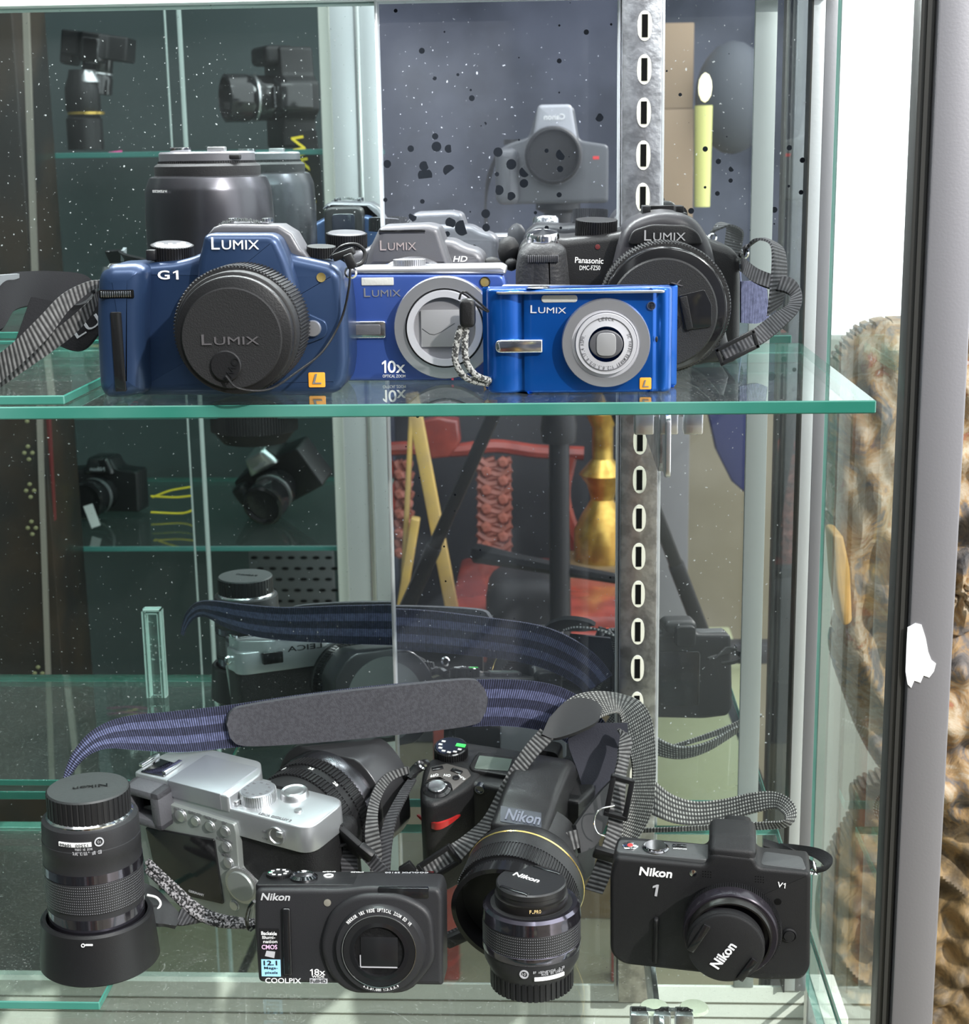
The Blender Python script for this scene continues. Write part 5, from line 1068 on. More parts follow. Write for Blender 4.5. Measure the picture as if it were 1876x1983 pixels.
b = box(c.x-r*.44, c.x+r*.42, -.0079, -.0074, c.z-r*.40, c.z-r*.375); b = box(c.x-r*.46, c.x-r*.44, -.0079, -.0074, c.z-r*.38, c.z-r*.1, bm=b); obj('cover_edge', b, GREYP, t)
b = arctext('NIKKOR 18X WIDE OPTICAL ZOOM ED VR', (c.x, -.0070, c.z), r*.955, r*.085, 138, 40, bold=.02, thick=.0001, lift=.0008); b = arctext('4.5-81.0mm 1:3.5-5.9', (c.x, -.0070, c.z), r*.97, r*.06, -115, -62, bm=b, thick=.0001, lift=.0006); obj('lettering', b, WHITE, lr)
b = f.txt('Nikon', (505, 1743), (562, 1744), .0041, 0, bold=.04, shear=.2); obj('lettering', b, mat('silver_print', (.62, .62, .64), .3, metal=.3), t)
a, c2 = f.y(551, 1886, 0), f.y(563, 1757, 0); obj('grip_bar', ext(rrect(a[0], c2[0], a[1], c2[1], .0010), -.0024, .001, .0009), BLKG, t)
c, r = disc(f, 634, 1748, 7, 0); obj('focus_lamp', lathe([(0, .0005), (r, .0002), (r, -.001)], (c.x, -.0002, c.z), n=20), mat('dim_lamp_lens', (.20, .19, .16), .15, coat=.5), t)
a, c2 = f.y(504, 1857, 0), f.y(540, 1798, 0); s_ = obj('sticker', box(a[0], c2[0], -.0003, .0003, a[1], c2[1]), BLK, t)
b = f.txt('Backside', (506, 1810), (536, 1811), .0020, -.0003, bold=.03); b = f.txt('Illumi-', (508, 1818), (533, 1818), .0018, -.0003, bm=b); b = f.txt('nation', (510, 1826), (537, 1826), .0017, -.0003, bm=b); obj('lettering', b, WHITE, s_)
b = f.txt('CMOS', (507, 1838), (537, 1838), .0026, -.0003, bold=.03); obj('lettering', b, mat('mauve_print', (.70, .45, .66), .5), s_)
obj('chip_mark', ext(f.ys([(516, 1841), (533, 1843), (531, 1855), (513, 1851)], -.0003), -.0006, -.0002), GREYP, s_)
a, c2 = f.y(507, 1890, 0), f.y(543, 1858, 0); s_ = obj('sticker', box(a[0], c2[0], -.0004, .0003, a[1], c2[1]), mat('sky_blue_label', (.30, .58, .78), .5), t)
b = f.txt('12.1', (511, 1869), (537, 1869), .0027, -.0004, bold=.03); b = f.txt('Mega-', (512, 1878), (538, 1878), .0019, -.0004, bm=b); b = f.txt('pixels', (514, 1887), (538, 1887), .0019, -.0004, bm=b); obj('lettering', b, BLK, s_)
b = f.txt('COOLPIX', (514, 1903), (583, 1904), .0029, 0, bold=.01); b = f.txt('1', (601, 1888), (606, 1888), .0035, 0, bm=b); b = f.txt('8x', (609, 1888), (630, 1888), .0035, 0, bold=.01, bm=b); b = f.txt('WIDE', (604, 1893), (628, 1893), .0013, 0, bm=b); obj('lettering', b, WHITE, t)
a, c2 = f.y(600, 1904, 0), f.y(634, 1895, 0); s_ = obj('sticker', box(a[0], c2[0], -.0003, .0002, a[1], c2[1]), GREYP, t); b = f.txt('FullHD', (602, 1903), (632, 1903), .0020, -.0003, bold=.01); obj('lettering', b, BLK, s_)
a = f.Z(540, 1688, zt0+.003); d = obj('mode_dial', gear(.0068, .0072, -.004, .0016, 44, (a.x, a.y, zt0+.001), (0, 0, 1)), BLK, t)
b = None
for k in range(8): aa = k*2*PI/8+.3; b = box(a.x+.0045*math.cos(aa)-.0009, a.x+.0045*math.cos(aa)+.0009, a.y+.0045*math.sin(aa)-.0006, a.y+.0045*math.sin(aa)+.0006, zt0+.0025, zt0+.0029, bm=b)
obj('dial_marks', b, WHITE, d); obj('dial_mark', ball((a.x-.0048, a.y-.0005, zt0+.0027), .0011, 1.2, .7, .3), mat('green_mark', (.02, .50, .25), .4), d)
a = f.Z(588, 1697, zt0+.002); obj('shutter_button', lathe([(.0075, -.003), (.0078, .001), (.006, .0024), (.005, .0018), (0, .0026)], (a.x, a.y, zt0+.001), (0, 0, 1), 36), mat('dark_chrome', (.25, .25, .26), .1, metal=1), t)
a = f.Z(636, 1696, zt0+.001); obj('power_ring', lathe([(.0020, .0), (.0020, .0006), (.0028, .0006), (.0028, .0)], (a.x, a.y, zt0+.0008), (0, 0, 1), 28, caps=False), WHITE, t)
P0, P1 = f.Z(742, 1700, zt0+.0012), f.Z(832, 1700, zt0+.0012)
fl = obj('flash_lid', box(f.Z(738, 1708, zt0).x, f.Z(836, 1708, zt0).x, -.0005, f.Z(740, 1690, zt0).y, zt0-.0045, zt0+.0016, .0008), BLKG, t)
b = text('COOLPIX S9100', V((f.Z(829, 1697, zt0).x, f.Z(829, 1697, zt0).y+.002, zt0+.0016)), V((f.Z(745, 1697, zt0).x, f.Z(745, 1697, zt0).y+.002, zt0+.0016)), .0022, (0, 0, 1), .01); obj('lettering', b, GREYP, fl)
b = text('ON/OFF', V((f.Z(651, 1690, zt0).x, f.Z(651, 1690, zt0).y-.001, zt0+.001)), V((f.Z(626, 1690, zt0).x, f.Z(626, 1690, zt0).y-.001, zt0+.001)), .0016, (0, 0, 1), .01); b = text('STEREO', V((f.Z(705, 1691, zt0).x, f.Z(705, 1691, zt0).y-.001, zt0+.001)), V((f.Z(680, 1691, zt0).x, f.Z(680, 1691, zt0).y-.001, zt0+.001)), .0014, (0, 0, 1), .01, bm=b); obj('lettering', b, WHITE, t)
c1_ = braid(W(f, [(285, 1668, .865), (330, 1710, .860), (380, 1755, .855), (420, 1775, .85), (478, 1785, .845), (492, 1786, .845)]), .0022, .008); c1_ = braid(W(f, [(285, 1684, .865), (325, 1722, .858), (375, 1768, .852), (420, 1788, .848), (478, 1792, .843), (492, 1790, .843)]), .0022, .008, bm=c1_)
obj('wrist_cord', c1_, mat('braided_cord_dark', (.012, .012, .013), .7, col2=(.22, .21, .22), cscale=700, split=(.48, .52), detail=0), t)
obj('strap_eyelet', tube(W(f, [(492, 1745, .82), (482, 1760, .822), (478, 1785, .825), (484, 1800, .825), (492, 1795, .82)]), .0012), BLKG, t)

# ---- black camera with viewfinder hump, right
t = thing('mirrorless_camera', 'matte black camera with viewfinder hump at the right end of the lower shelf', 'camera', (.0262, .8218, ZL), (R(4.2), R(1), R(-6))); f = Fr(t)
VB = mat('matte_black_paint', (.012, .012, .013), .48, spec=.3, bump=.35, bscale=3000)
o = roundpoly(f.ys([(1187, 1672), (1194, 1660), (1367, 1676), (1377, 1652), (1461, 1661), (1468, 1681), (1566, 1690), (1570, 1700), (1568, 1880), (1552, 1899), (1482, 1900), (1205, 1869), (1181, 1848), (1181, 1700)], 0), [.003, .003, .003, .004, .004, .003, .002, .003, .004, .003, .004, .006, .005, .002])
obj('body', ext(o, 0, .026, .0025, .003, 4), VB, t)
zt0 = f.y(1290, 1668, 0)[1]
o = f.zs([(1192, 1654), (1198, 1630), (1385, 1640), (1371, 1670)], zt0); o2_ = f.zs([(1470, 1676), (1478, 1650), (1552, 1660), (1562, 1686)], zt0-.001)
TP = mat('dark_grey_top', (.050, .053, .055), .5, bump=.2)
tp_ = obj('top_plate', ext(roundpoly(o, .003), zt0+.0016, zt0-.003, .0008, axis='z'), TP, t); obj('top_plate', ext(roundpoly(o2_, .003), zt0-.0002, zt0-.004, .0008, axis='z'), TP, t)
a, c2 = f.y(1379, 1652, 0), f.y(1461, 1652, 0); zb_ = a[1]-.004; zh = f.Y(1430, 1600, .022).z
obj('viewfinder_hump', ext(roundpoly([(.0002, zb_), (.0010, zb_+.006), (.0085, zh-.0015), (.012, zh), (.030, zh), (.034, zh-.003), (.034, zb_)], [.001, .002, .003, .004, .002, .002, 0]), a[0]-.002, c2[0]+.001, .004, .004, axis='x'), VB, t)
a = f.Z(1220, 1644, zt0); rb_ = obj('record_button', lathe([(.0045, -.001), (.0045, .0003), (.0036, .0006), (0, .0006)], (a.x, a.y, zt0+.0018), (0, 0, 1), 28), CHROME, t); obj('button_mark', lathe([(.0017, 0), (.0015, .0003), (0, .0003)], (a.x, a.y, zt0+.0024), (0, 0, 1), 20), REDP, rb_)
a = f.Z(1269, 1647, zt0); obj('shutter_button', lathe([(.0075, -.001), (.0075, .0005), (.0068, .0012), (.0060, .0008), (.0058, .002), (0, .0021)], (a.x, a.y, zt0+.0016), (0, 0, 1), 40), mat('dark_chrome', (.25, .25, .26), .1, metal=1), t)
a = f.Z(1316, 1643, zt0); obj('power_button', box(a.x-.0040, a.x+.0038, a.y-.0016, a.y+.0016, zt0+.001, zt0+.0022, .0004), BLKG, t)
b = text('ON/OFF', V((a.x+.004, a.y-.0030, zt0+.0016)), V((a.x-.0036, a.y-.0030, zt0+.0016)), .0012, (0, 0, 1), .01); obj('lettering', b, WHITE, t)
b = f.txt('Nikon', (1237, 1694), (1301, 1700), .0052, 0, bold=.05, shear=.1); b = f.txt('V', (1504, 1717), (1514, 1719), .0032, 0, bold=.03, bm=b); b = f.txt('1', (1516, 1719.3), (1520, 1719.8), .0032, 0, bm=b); obj('lettering', b, WHITE, t)
b = f.txt('1', (1261, 1733), (1272, 1735), .0072, 0); obj('lettering', b, GREYP, t)
for u0, v0 in ((1361, 1687), (1463, 1697)):
    b = None
    for i in range(4):
        for j in range(3): q = f.Y(u0+i*5, v0+j*5+i*.5, 0); b = lathe([(.0003, .0001), (0, .0001)], (q.x, -.0001, q.z), n=6, bm=b)
    obj('microphone_holes', b, BLACKHOLE, t)
c, r = disc(f, 1342, 1691, 7, 0); obj('focus_lamp', lathe([(0, .0006), (r, .0001), (r, -.001)], (c.x, -.0001, c.z), n=20), CHROME, t)
c, r = disc(f, 1506, 1746, 7, 0); obj('sensor_window', lathe([(0, .0003), (r, .0002), (r, -.001)], (c.x, 0, c.z), n=20), BLACKHOLE, t)
a, c2 = f.y(1263, 1862, 0), f.y(1276, 1776, 0); obj('grip_rib', ext(rrect(a[0], c2[0], a[1], c2[1], .0018), -.0030, .001, .0016), VB, t)
c, r = disc(f, 1528, 1812, 13, -.001); obj('release_button', lathe([(r*1.15, 0), (r*1.0, .0010), (r*.85, .0004), (r*.8, .0014), (0, .0016)], (c.x, -.0006, c.z), n=32), VB, t)
rings(f, t, [('lens_mount', 1420, 1806, 95, -.004, .002, VB), ('focus_ring', 1417, 1808, 93, -.012, -.003, BLKRIB, 130), ('lens_barrel', 1414, 1813, 93, -.019, -.011, mat('violet_black', (.030, .026, .034), .22, metal=.5))])
c, r = disc(f, 1413, 1822, 80, -.025); rg = obj('filter_ring', lathe([(r*.96, .0), (r*1.0, .0), (r*1.03, -.004), (r*1.12, -.0075)], (c.x, -.0235, c.z), n=72, caps=False), MC['filter_black'], t)
c, r = disc(f, 1405, 1838, 76, -.030)
cp = obj('lens_cap', lathe([(0, 0), (r*.93, 0), (r*.975, -.0005), (r*.975, -.002), (r, -.0022), (r, -.007)], (c.x, -.030, c.z), n=72), VB, t)
for u, v, sg in ((1359, 1817, 1), (1453, 1882, -1)):
    P_, Q_ = (f.Y(1336, 1842, -.0305), f.Y(1370, 1792, -.0305)) if sg > 0 else (f.Y(1431, 1898, -.0305), f.Y(1462, 1858, -.0305))
    obj('cap_latch', beam(P_, Q_, .0042, .0014, up=V((0, 1, 0)), bev=.0006), BLKG, cp)
b = f.txt('Nikon', (1391, 1877), (1427, 1833), .0058, -.0302, bold=.04); obj('lettering', b, mat('bright_silver_print', (.72, .72, .74), .35), cp)
b = text('F-PRO', f.Y(1430, 1775, -.0245), f.Y(1398, 1771, -.0245), .0015, (0, -1, 0), .01); obj('lettering', b, MC['gilt_print'], rg)
b = text('10', f.Y(1422, 1722, -.0045), f.Y(1406, 1724, -.0045), .0018, (0, -1, 0), .0); obj('lettering', b, GREYP, t)
s_ = ribbon(S2(f, [(1478, 1625, .865, 1478, 1640, .858), (1500, 1632, .86, 1503, 1648, .852), (1525, 1640, .85, 1527, 1662, .845), (1545, 1650, .842, 1548, 1672, .84), (1580, 1672, .835, 1568, 1684, .833)]), .0014)
s_ = ribbon(S2(f, [(1510, 1634, .865, 1512, 1645, .862), (1545, 1636, .862, 1545, 1650, .86), (1590, 1645, .852, 1578, 1662, .85), (1612, 1662, .845, 1595, 1676, .84), (1602, 1682, .84, 1585, 1680, .835), (1580, 1690, .836, 1572, 1682, .832)]), .0014, bm=s_)
so = obj('strap', s_, mat('soft_black_cloth', (.011, .011, .012), .85, bump=.6, bscale=900), t)
b = lathe([(.0022, -.0007), (.0036, 0), (.0022, .0007)], f.w(PY(1577, 1676, .832)), (.9, 0, .3), 24, caps=False); b = lathe([(.0022, -.0007), (.0036, 0), (.0022, .0007)], f.w(PY(1572, 1690, .832)), (.2, .3, 1), 24, caps=False, bm=b); obj('strap_ring', b, CHROME, t)
obj('screen', ext(rrect(.012, .085, .008, .054, .003), .0275, .022, .0006), BLKG, t)
obj('eyepiece', ext(rrect(f.y(1400, 1612, .03)[0], f.y(1455, 1612, .03)[0], zh-.020, zh-.003, .004), .041, .030, .001), BLK, t)

# ---- silver camera seen from behind
K = 1.05
t = thing('digital_camera', 'silver and black camera seen from behind with big lens and wide navy strap', 'camera', (-.2704, .9133, ZL+.0052), (R(6.3), R(1.1), R(-27.8))); f = Fr(t)
BODYB = mat('black_leatherette', (.011, .011, .012), .55, spec=.3, bump=.9, bscale=1300)
SLV = mat('light_silver_shell', (.52, .54, .56), .30, metal=.75, bump=.12, bscale=3500); SLD = mat('grey_green_plate', (.30, .325, .315), .38, metal=.5, bump=.1, bscale=3000)
def up_(u, v, y=0): return f.y(u, v, y)
zR = f.y(560, 1597, 0)[1]; zRb = f.y(560, 1646, 0)[1]; xR = f.y(597, 1600, 0)[0]; xL = f.y(252, 1500, 0)[0]; zP = f.y(380, 1526, 0)[1]
DY = .036*K
lo_ = roundpoly([(xL, .002), (xR-.001, .002), (xR-.001, DY), (xL, DY)], .010, 5)
obj('lower_body', ext(lo_, zRb+.001, .001, 0, .002, axis='z'), BODYB, t)
sh_ = obj('shell', ext(roundpoly([(xL, .0), (xR, .0), (xR, DY+.001), (xL, DY+.001)], .011, 6), zR, zRb, .0012, .0006, axis='z'), SLV, t)
# raised pod with hot shoe and flash
pL, pM, pR = xL+.004, f.y(322, 1512, 0)[0], f.y(443, 1546, 0)[0]
obj('flash_pod', ext(roundpoly([(pL, -.0005), (pR, -.0005), (pR, .030*K), (pR-.010, DY+.006), (pL+.02, DY+.006), (pL, .028*K)], [.002, .002, .004, .004, .006, .006]), zP, zR-.002, .0010, axis='z'), SLV, t)
pd = obj('flash_lid', ext(rrect(pM+.001, f.y(429, 1541, 0)[0], -.0008, DY-.002, .0015), zP+.0006, zP-.010, .0005, axis='z'), mat('grey_lid', (.36, .37, .40), .32, metal=.7, bump=.1, bscale=3000), t)
a = f.Z(292, 1484, zP); hs = obj('hot_shoe', ext(roundpoly(f.zs([(272, 1496), (308, 1470), (345, 1481), (318, 1505)], zP), .001), zP+.0008, zP-.001, .0003, axis='z'), mat('dark_chrome', (.25, .25, .26), .1, metal=1), t)
for P_, Q_ in (((272, 1482), (306, 1461)), ((317, 1497), (350, 1474))): obj('shoe_rail', beam(f.Z(*P_, zP+.0015), f.Z(*Q_, zP+.0015), .0030, .0022, bev=.0004), CHROME, hs)
# dials on the right deck
a = f.Z(499, 1531, zR+.006); md = obj('mode_dial', gear(.0100*K, .0105*K, -.001, .0068, 50, (a.x, a.y, zR), (0, 0, 1)), SILVER, t)
obj('dial_top', lathe([(.0098*K, .0068), (.0092*K, .0074), (0, .0074)], (a.x, a.y, zR), (0, 0, 1), 48), MC['grey_lid'], md)
b = None
for k in range(10): aa = k*2*PI/10; b = box(a.x+.0072*math.cos(aa)-.0010, a.x+.0072*math.cos(aa)+.0010, a.y+.0072*math.sin(aa)-.0005, a.y+.0072*math.sin(aa)+.0005, zR+.0073, zR+.0076, bm=b)
obj('dial_marks', b, MC['dark_print'], md)
obj('drive_lever', box(a.x-.0125, a.x-.0065, a.y-.0125, a.y-.0075, zR+.0, zR+.003, .0008), SILVER, t)
a = f.Z(569, 1530, zR+.004); obj('shutter_button', lathe([(.0086*K, -.001), (.0080*K, .003), (.0074*K, .0038), (.0058*K, .0034), (.0050*K, .0040), (0, .0036)], (a.x, a.y, zR), (0, 0, 1), 44), SILVER, t)
a = f.Z(577, 1568, zR+.001); obj('small_button', lathe([(.0024, 0), (.0022, .0012), (0, .0013)], (a.x, a.y, zR), (0, 0, 1), 28), SILVER, t)
b = text('LEICA DIGILUX 2', f.Z(500, 1577, zR)+V((0, 0, 0)), f.Z(562, 1592, zR), .0022, (0, 0, 1), .01, thick=.0002); obj('lettering', b, MC['dark_print'], t)
# back plate, screen and buttons
bp = roundpoly(f.ys([(262, 1560), (330, 1552), (458, 1592), (463, 1610), (468, 1680), (476, 1690), (500, 1712), (492, 1790), (470, 1775), (300, 1735)], 0), .0015)
obj('back_plate', ext(bp, -.0028, .003, .0008), SLD, t)
sc_ = f.ys([(283, 1601), (416, 1625), (434, 1750), (310, 1722)], -.003); so_ = obj('screen', ext(roundpoly(sc_, .0012), -.0040, -.001, .0005), BLKG, t)
for u, v, r in ((350, 1579, 9), (379, 1590, 7), (407, 1600, 7.5), (436, 1610, 7.5), (439, 1640, 7.5), (443, 1671, 7.5), (454, 1753, 7)):
    c, rr = disc(f, u, v, r, -.003); obj('button', lathe([(rr*1.25, 0), (rr*1.2, .0006), (rr, .0004), (rr*.95, .0016), (0, .0018)], (c.x, -.0026, c.z), n=28), SILVER, t)
b = None
for s__, P_, Q_ in (('FLASH', (339, 1568), (358, 1572)), ('EVF/LCD', (366, 1574), (391, 1581)), ('DISPLAY', (396, 1583), (421, 1591)), ('EV', (432, 1595), (440, 1597)), ('FUNCTION', (421, 1624), (451, 1634)), ('MENU', (431, 1656), (447, 1660))):
    b = f.txt(s__, P_, Q_, .0018, -.0029, bm=b)
obj('lettering', b, MC['dark_print'], t)
b = f.txt('GERMANY', (366, 1727), (396, 1736), .0017, -.0041); obj('lettering', b, GREYP, so_)
c, r = disc(f, 470, 1713, 28, -.003); w_ = obj('control_wheel', gear(r, r*1.03, 0, .0022, 60, (c.x, -.0026, c.z)), SILVER, t); obj('direction_pad', lathe([(r*.84, .002), (r*.80, .0034), (0, .0036)], (c.x, -.0026, c.z), n=40), SLD, w_)
c, r = disc(f, 536, 1618, 12, 0); pw_ = obj('power_switch', lathe([(r*1.25, 0), (r*1.2, .0012), (r, .0012), (r*.9, .0004), (0, .0004)], (c.x, -.0002, c.z), n=36), SILVER, t); obj('switch_tab', box(c.x+.0015, c.x+.0060, -.0028, -.0, c.z+.0008, c.z+.0044, .0006), SILVER, pw_)
b = f.txt('ON', (508, 1611), (516, 1614), .0014, 0); b = f.txt('OFF', (508, 1624), (519, 1628), .0014, 0, bm=b); obj('lettering', b, MC['dark_print'], t)
# eyepiece: square rubber ring
q = [f.Y(u, v, -.012) for u, v in ((262, 1562), (312, 1578), (318, 1640), (268, 1630))]
q2 = [f.Y(u, v, -.012) for u, v in ((248, 1550), (318, 1568), (326, 1592), (322, 1600))]
ex0, ex1 = f.y(250, 1560, -.010)[0], f.y(322, 1580, -.010)[0]; ez0, ez1 = f.y(300, 1600, -.010)[1], f.y(300, 1545, -.010)[1]
ex0, ex1, ez1, ez0 = f.y(246, 0+1555, -.010)[0], f.y(314, 1560, -.010)[0], f.y(300, 1532, -.010)[1], f.y(300, 1602, -.010)[1]
b = box(ex0, ex1, -.013, .004, ez1-.006, ez1, .002); b = box(ex0, ex1, -.013, .004, ez0, ez0+.006, .002, bm=b); b = box(ex1-.0075, ex1, -.013, .004, ez0, ez1, .002, bm=b); b = box(ex0, ex0+.006, -.013, .004, ez0, ez1, .002, bm=b)
obj('eyecup', b, mat('grey_rubber', (.075, .075, .085), .6, bump=.5, bscale=700), t); obj('eyepiece_window', box(ex0+.004, ex1-.004, -.002, .003, ez0+.004, ez1-.004), BLACKHOLE, t)
# lens pointing away towards the mirror
lx = xL+.088*K; lz = .036*K
la = (0, 1, 0); hd = []
lb = obj('lens_barrel', lathe([(.0345*K, -.006), (.0345*K, .004), (.0335*K, .005), (.0335*K, .009)], (lx, DY, lz), la, 72), BLKM, t)
obj('focus_ring', gear(.0340*K, .0350*K, .009, .017, 90, (lx, DY, lz), la), BLKRIB, t); obj('scale_ring', lathe([(.0345*K, .017), (.0345*K, .022)], (lx, DY, lz), la, 72), BLK, t); obj('zoom_ring', gear(.0345*K, .0357*K, .022, .031, 90, (lx, DY, lz), la), BLKRIB, t)
obj('front_barrel', lathe([(.0350*K, .031), (.0362*K, .034), (.0362*K, .040), (.0355*K, .041)], (lx, DY, lz), la, 72), SAT, t)
hd = [(math.cos(a_)*.0405*K*min(1, .93/max(abs(math.cos(a_)), .001)*1.0), math.sin(a_)*.0405*K if abs(math.sin(a_)) < .84 else math.copysign(.034*K, math.sin(a_))) for a_ in [i*2*PI/48 for i in range(48)]]
hood = obj('lens_hood', ext([(lx+x_, lz+.0015+z_) for x_, z_ in hd], DY+.068*K, DY+.038*K, .0015, .001), mat('hood_satin', (.050, .050, .054), .28, metal=.4), t)
cp = obj('lens_cap', lathe([(.0295*K, 0), (.0295*K, .0008), (0, .001)], (lx, DY+.068*K, lz+.001), la, 64), mat('grey_cap', (.10, .11, .11), .4), t)
for s_ in (-1, 1): obj('cap_latch', box(lx+s_*.020-.006, lx+s_*.020+.006, DY+.0685*K, DY+.0705*K, lz-.004, lz+.002, .0005), BLKG, cp)
for s__, ang in (('50', 60), ('35', 95), ('28', 125)):
    a_ = R(180-ang); d = V((math.cos(a_), 0, math.sin(a_))); c_ = V((lx, DY+.0185, lz))+d*.0346*K; tg = V((math.sin(a_), 0, -math.cos(a_))); b = text(s__, c_-tg*.0018, c_+tg*.0018, .0022, d, .02); obj('lettering', b, WHITE, lb)
# front: viewfinder window and mirrored maker's name
obj('front_window', ext(rrect(xL+.018, xL+.034, zP-.018, zP-.009, .001), DY+.0075, DY+.003, .0005), BLKG, t)
b = text('LEICA', V((xL+.066, DY+.0062, zP-.0105)), V((xL+.038, DY+.0062, zP-.0105)), .0042, (0, 1, 0), .01, thick=.0004); obj('lettering', b, BLK, t)
obj('front_grip', ext(rrect(xR-.028, xR-.002, .002, zRb, .007), DY+.016, DY-.004, .007), BODYB, t)
obj('strap_lug', lathe([(.0022, -.0006), (.0034, 0), (.0022, .0006)], f.w(PY(640, 1592, .875)), (0, 1, .2), 20, caps=False), CHROME, t); obj('strap_lug', lathe([(.0022, -.0006), (.0034, 0), (.0022, .0006)], (xL-.002, DY*.5, zR-.008), (0, 1, .2), 20, caps=False), CHROME, t)
# wide navy strap with grey pad
top_ = [(120, 1518, .885), (128, 1488, .888), (146, 1450, .893), (182, 1412, .90), (240, 1388, .91), (330, 1378, .92), (440, 1366, .93), (600, 1343, .94), (760, 1325, .95), (930, 1316, .965), (1040, 1320, .972), (1110, 1342, .975), (1165, 1390, .97), (1200, 1450, .96)]
bot_ = [(128, 1524, .885), (140, 1498, .887), (165, 1468, .891), (205, 1450, .898), (262, 1452, .908), (350, 1456, .918), (450, 1447, .928), (600, 1434, .938), (760, 1420, .948), (920, 1406, .962), (1010, 1408, .968), (1075, 1425, .970), (1120, 1460, .965), (1140, 1500, .955)]
so = obj('strap', ribbon([(f.w(PY(*a)), f.w(PY(*b))) for a, b in zip(top_, bot_)], .0018, 8, 8), weave('navy_stripe_webbing', (.014, .016, .036), (.14, .155, .29), 700, stripe=(1/.0115, .75)), t)
pt = [(438, 1400), (446, 1378), (475, 1366), (600, 1346), (760, 1328), (900, 1315), (930, 1325), (941, 1350)]; pb = [(438, 1402), (448, 1430), (480, 1443), (600, 1437), (760, 1422), (905, 1404), (932, 1388), (941, 1358)]
yy = [.924, .925, .927, .934, .944, .955, .958, .960]
pad = ribbon([(f.w(PY(a[0], a[1], y)), f.w(PY(b[0], b[1], y))) for a, b, y in zip(pt, pb, yy)], .0040, 6, 6)
obj('shoulder_pad', pad, mat('grey_suede', (.040, .040, .048), .85, bump=.7, bscale=1600, col2=(.056, .056, .066), cscale=500), so)
# clip and leather tab at its right lug
b = beam(f.w(PY(640, 1596, .875)), f.w(PY(700, 1650, .86)), .016, .004, up=V((0, 1, .4)), bev=.0015); obj('strap_clip', b, BLKM, t); b = beam(f.w(PY(695, 1640, .858)), f.w(PY(722, 1662, .855)), .010, .005, up=V((0, 1, .4)), bev=.0015); b = frame(f, [(636, 1602), (662, 1598), (676, 1632), (650, 1640)], .867, .0015, bm=b); obj('strap_buckle', b, BLK, t)
obj('strap_end', ribbon(S2(f, [(715, 1640, .858, 700, 1660, .858), (735, 1665, .855, 720, 1682, .855), (760, 1690, .85, 735, 1700, .85)]), .002), WEB, t)
obj('strap_end', ribbon(S2(f, [(655, 1640, .872, 690, 1640, .872), (660, 1670, .868, 692, 1672, .868), (662, 1692, .866, 694, 1692, .866)]), .002), WEB, t)

# ---- leather strap end lying behind the hooded lens
t = thing('leather_strap_end', 'black leather strap end with a white stitched arc, lying behind the hooded lens', 'strap', tuple(PZ(330, 1770, ZL+.006))); f = Fr(t)
obj('leather', ribbon(S2(f, [(262, 1705, .87, 262, 1770, .85), (300, 1722, .865, 300, 1790, .84), (330, 1752, .855, 318, 1792, .842), (352, 1778, .85, 340, 1796, .842)]), .003), mat('black_leather', (.013, .013, .015), .62, bump=.2, bscale=500), t)
obj('stitched_arc', tube([f.w(PY(285, 1733, .852)), f.w(PY(303, 1738, .852)), f.w(PY(311, 1750, .852)), f.w(PY(303, 1764, .849))], .0007, 6), WHITE, t)
obj('webbing', ribbon(S2(f, [(350, 1760, .852, 338, 1790, .845), (372, 1764, .855, 355, 1792, .847), (396, 1768, .86, 392, 1782, .852)]), .003), WEB, t)

# ---- big zoom camera with woven strap
t = thing('bridge_camera', 'large black zoom camera with red chevron grip and gold ringed lens, draped in its strap', 'camera', (-.088, .937, CZ-.4555), (R(14), R(4), R(-14))); f = Fr(t)
B8 = mat('satin_black_shell', (.016, .016, .017), .33, spec=.3, bump=.3, bscale=1800)
zt1 = f.y(845, 1535, .0)[1]
gx0, gx1 = f.y(806, 1600, 0)[0], f.y(905, 1600, 0)[0]
bx1 = f.y(1130, 1560, .03)[0]
top = [(gx0+.002, .036), (gx0+.003, .010), (gx0+.008, -.006), (gx0+.014, -.010), (gx0+.020, -.006), (gx1-.001, .012), (gx1+.004, .016), (bx1, .016), (bx1+.004, .050), (bx1-.006, .058), (gx0+.010, .058), (gx0+.002, .050)]
obj('body', ext([(x_, y_) for x_, y_ in smooth_closed(top[5:]+top[:5], 2)], zt1-.001, .001, .003, .003, axis='z'), B8, t)
gt_ = [(gx0, .034), (gx0+.001, .010), (gx0+.007, -.008), (gx0+.0135, -.0125), (gx0+.020, -.009), (gx1-.004, .006), (gx1, .016), (gx1, .036)]
obj('grip', ext(smooth_closed(gt_, 3), zt1+.0005, .0, .004, .004, 4, axis='z'), mat('rubber_grip_black', (.011, .011, .012), .5, spec=.3, bump=.5, bscale=900), t)
q = f.zs([(824, 1518), (834, 1488), (865, 1481), (905, 1492), (912, 1504), (876, 1534), (872, 1520), (852, 1508), (830, 1512)], zt1)
tpn = obj('control_panel', ext(roundpoly(q, .001), zt1+.0012, zt1-.001, .0004, axis='z'), mat('warm_grey_panel', (.13, .12, .115), .35, metal=.5), t)
b = text('ON', f.Z(873, 1503, zt1), f.Z(860, 1502, zt1), .0024, (0, 0, 1), .01, lift=.0012); b = text('OFF', f.Z(848, 1501, zt1), f.Z(832, 1504, zt1), .0024, (0, 0, 1), .01, bm=b, lift=.0012); b = text('FUNC', f.Z(902, 1511, zt1), f.Z(888, 1502, zt1), .0018, (0, 0, 1), .01, bm=b, lift=.0012); obj('lettering', b, WHITE, tpn)
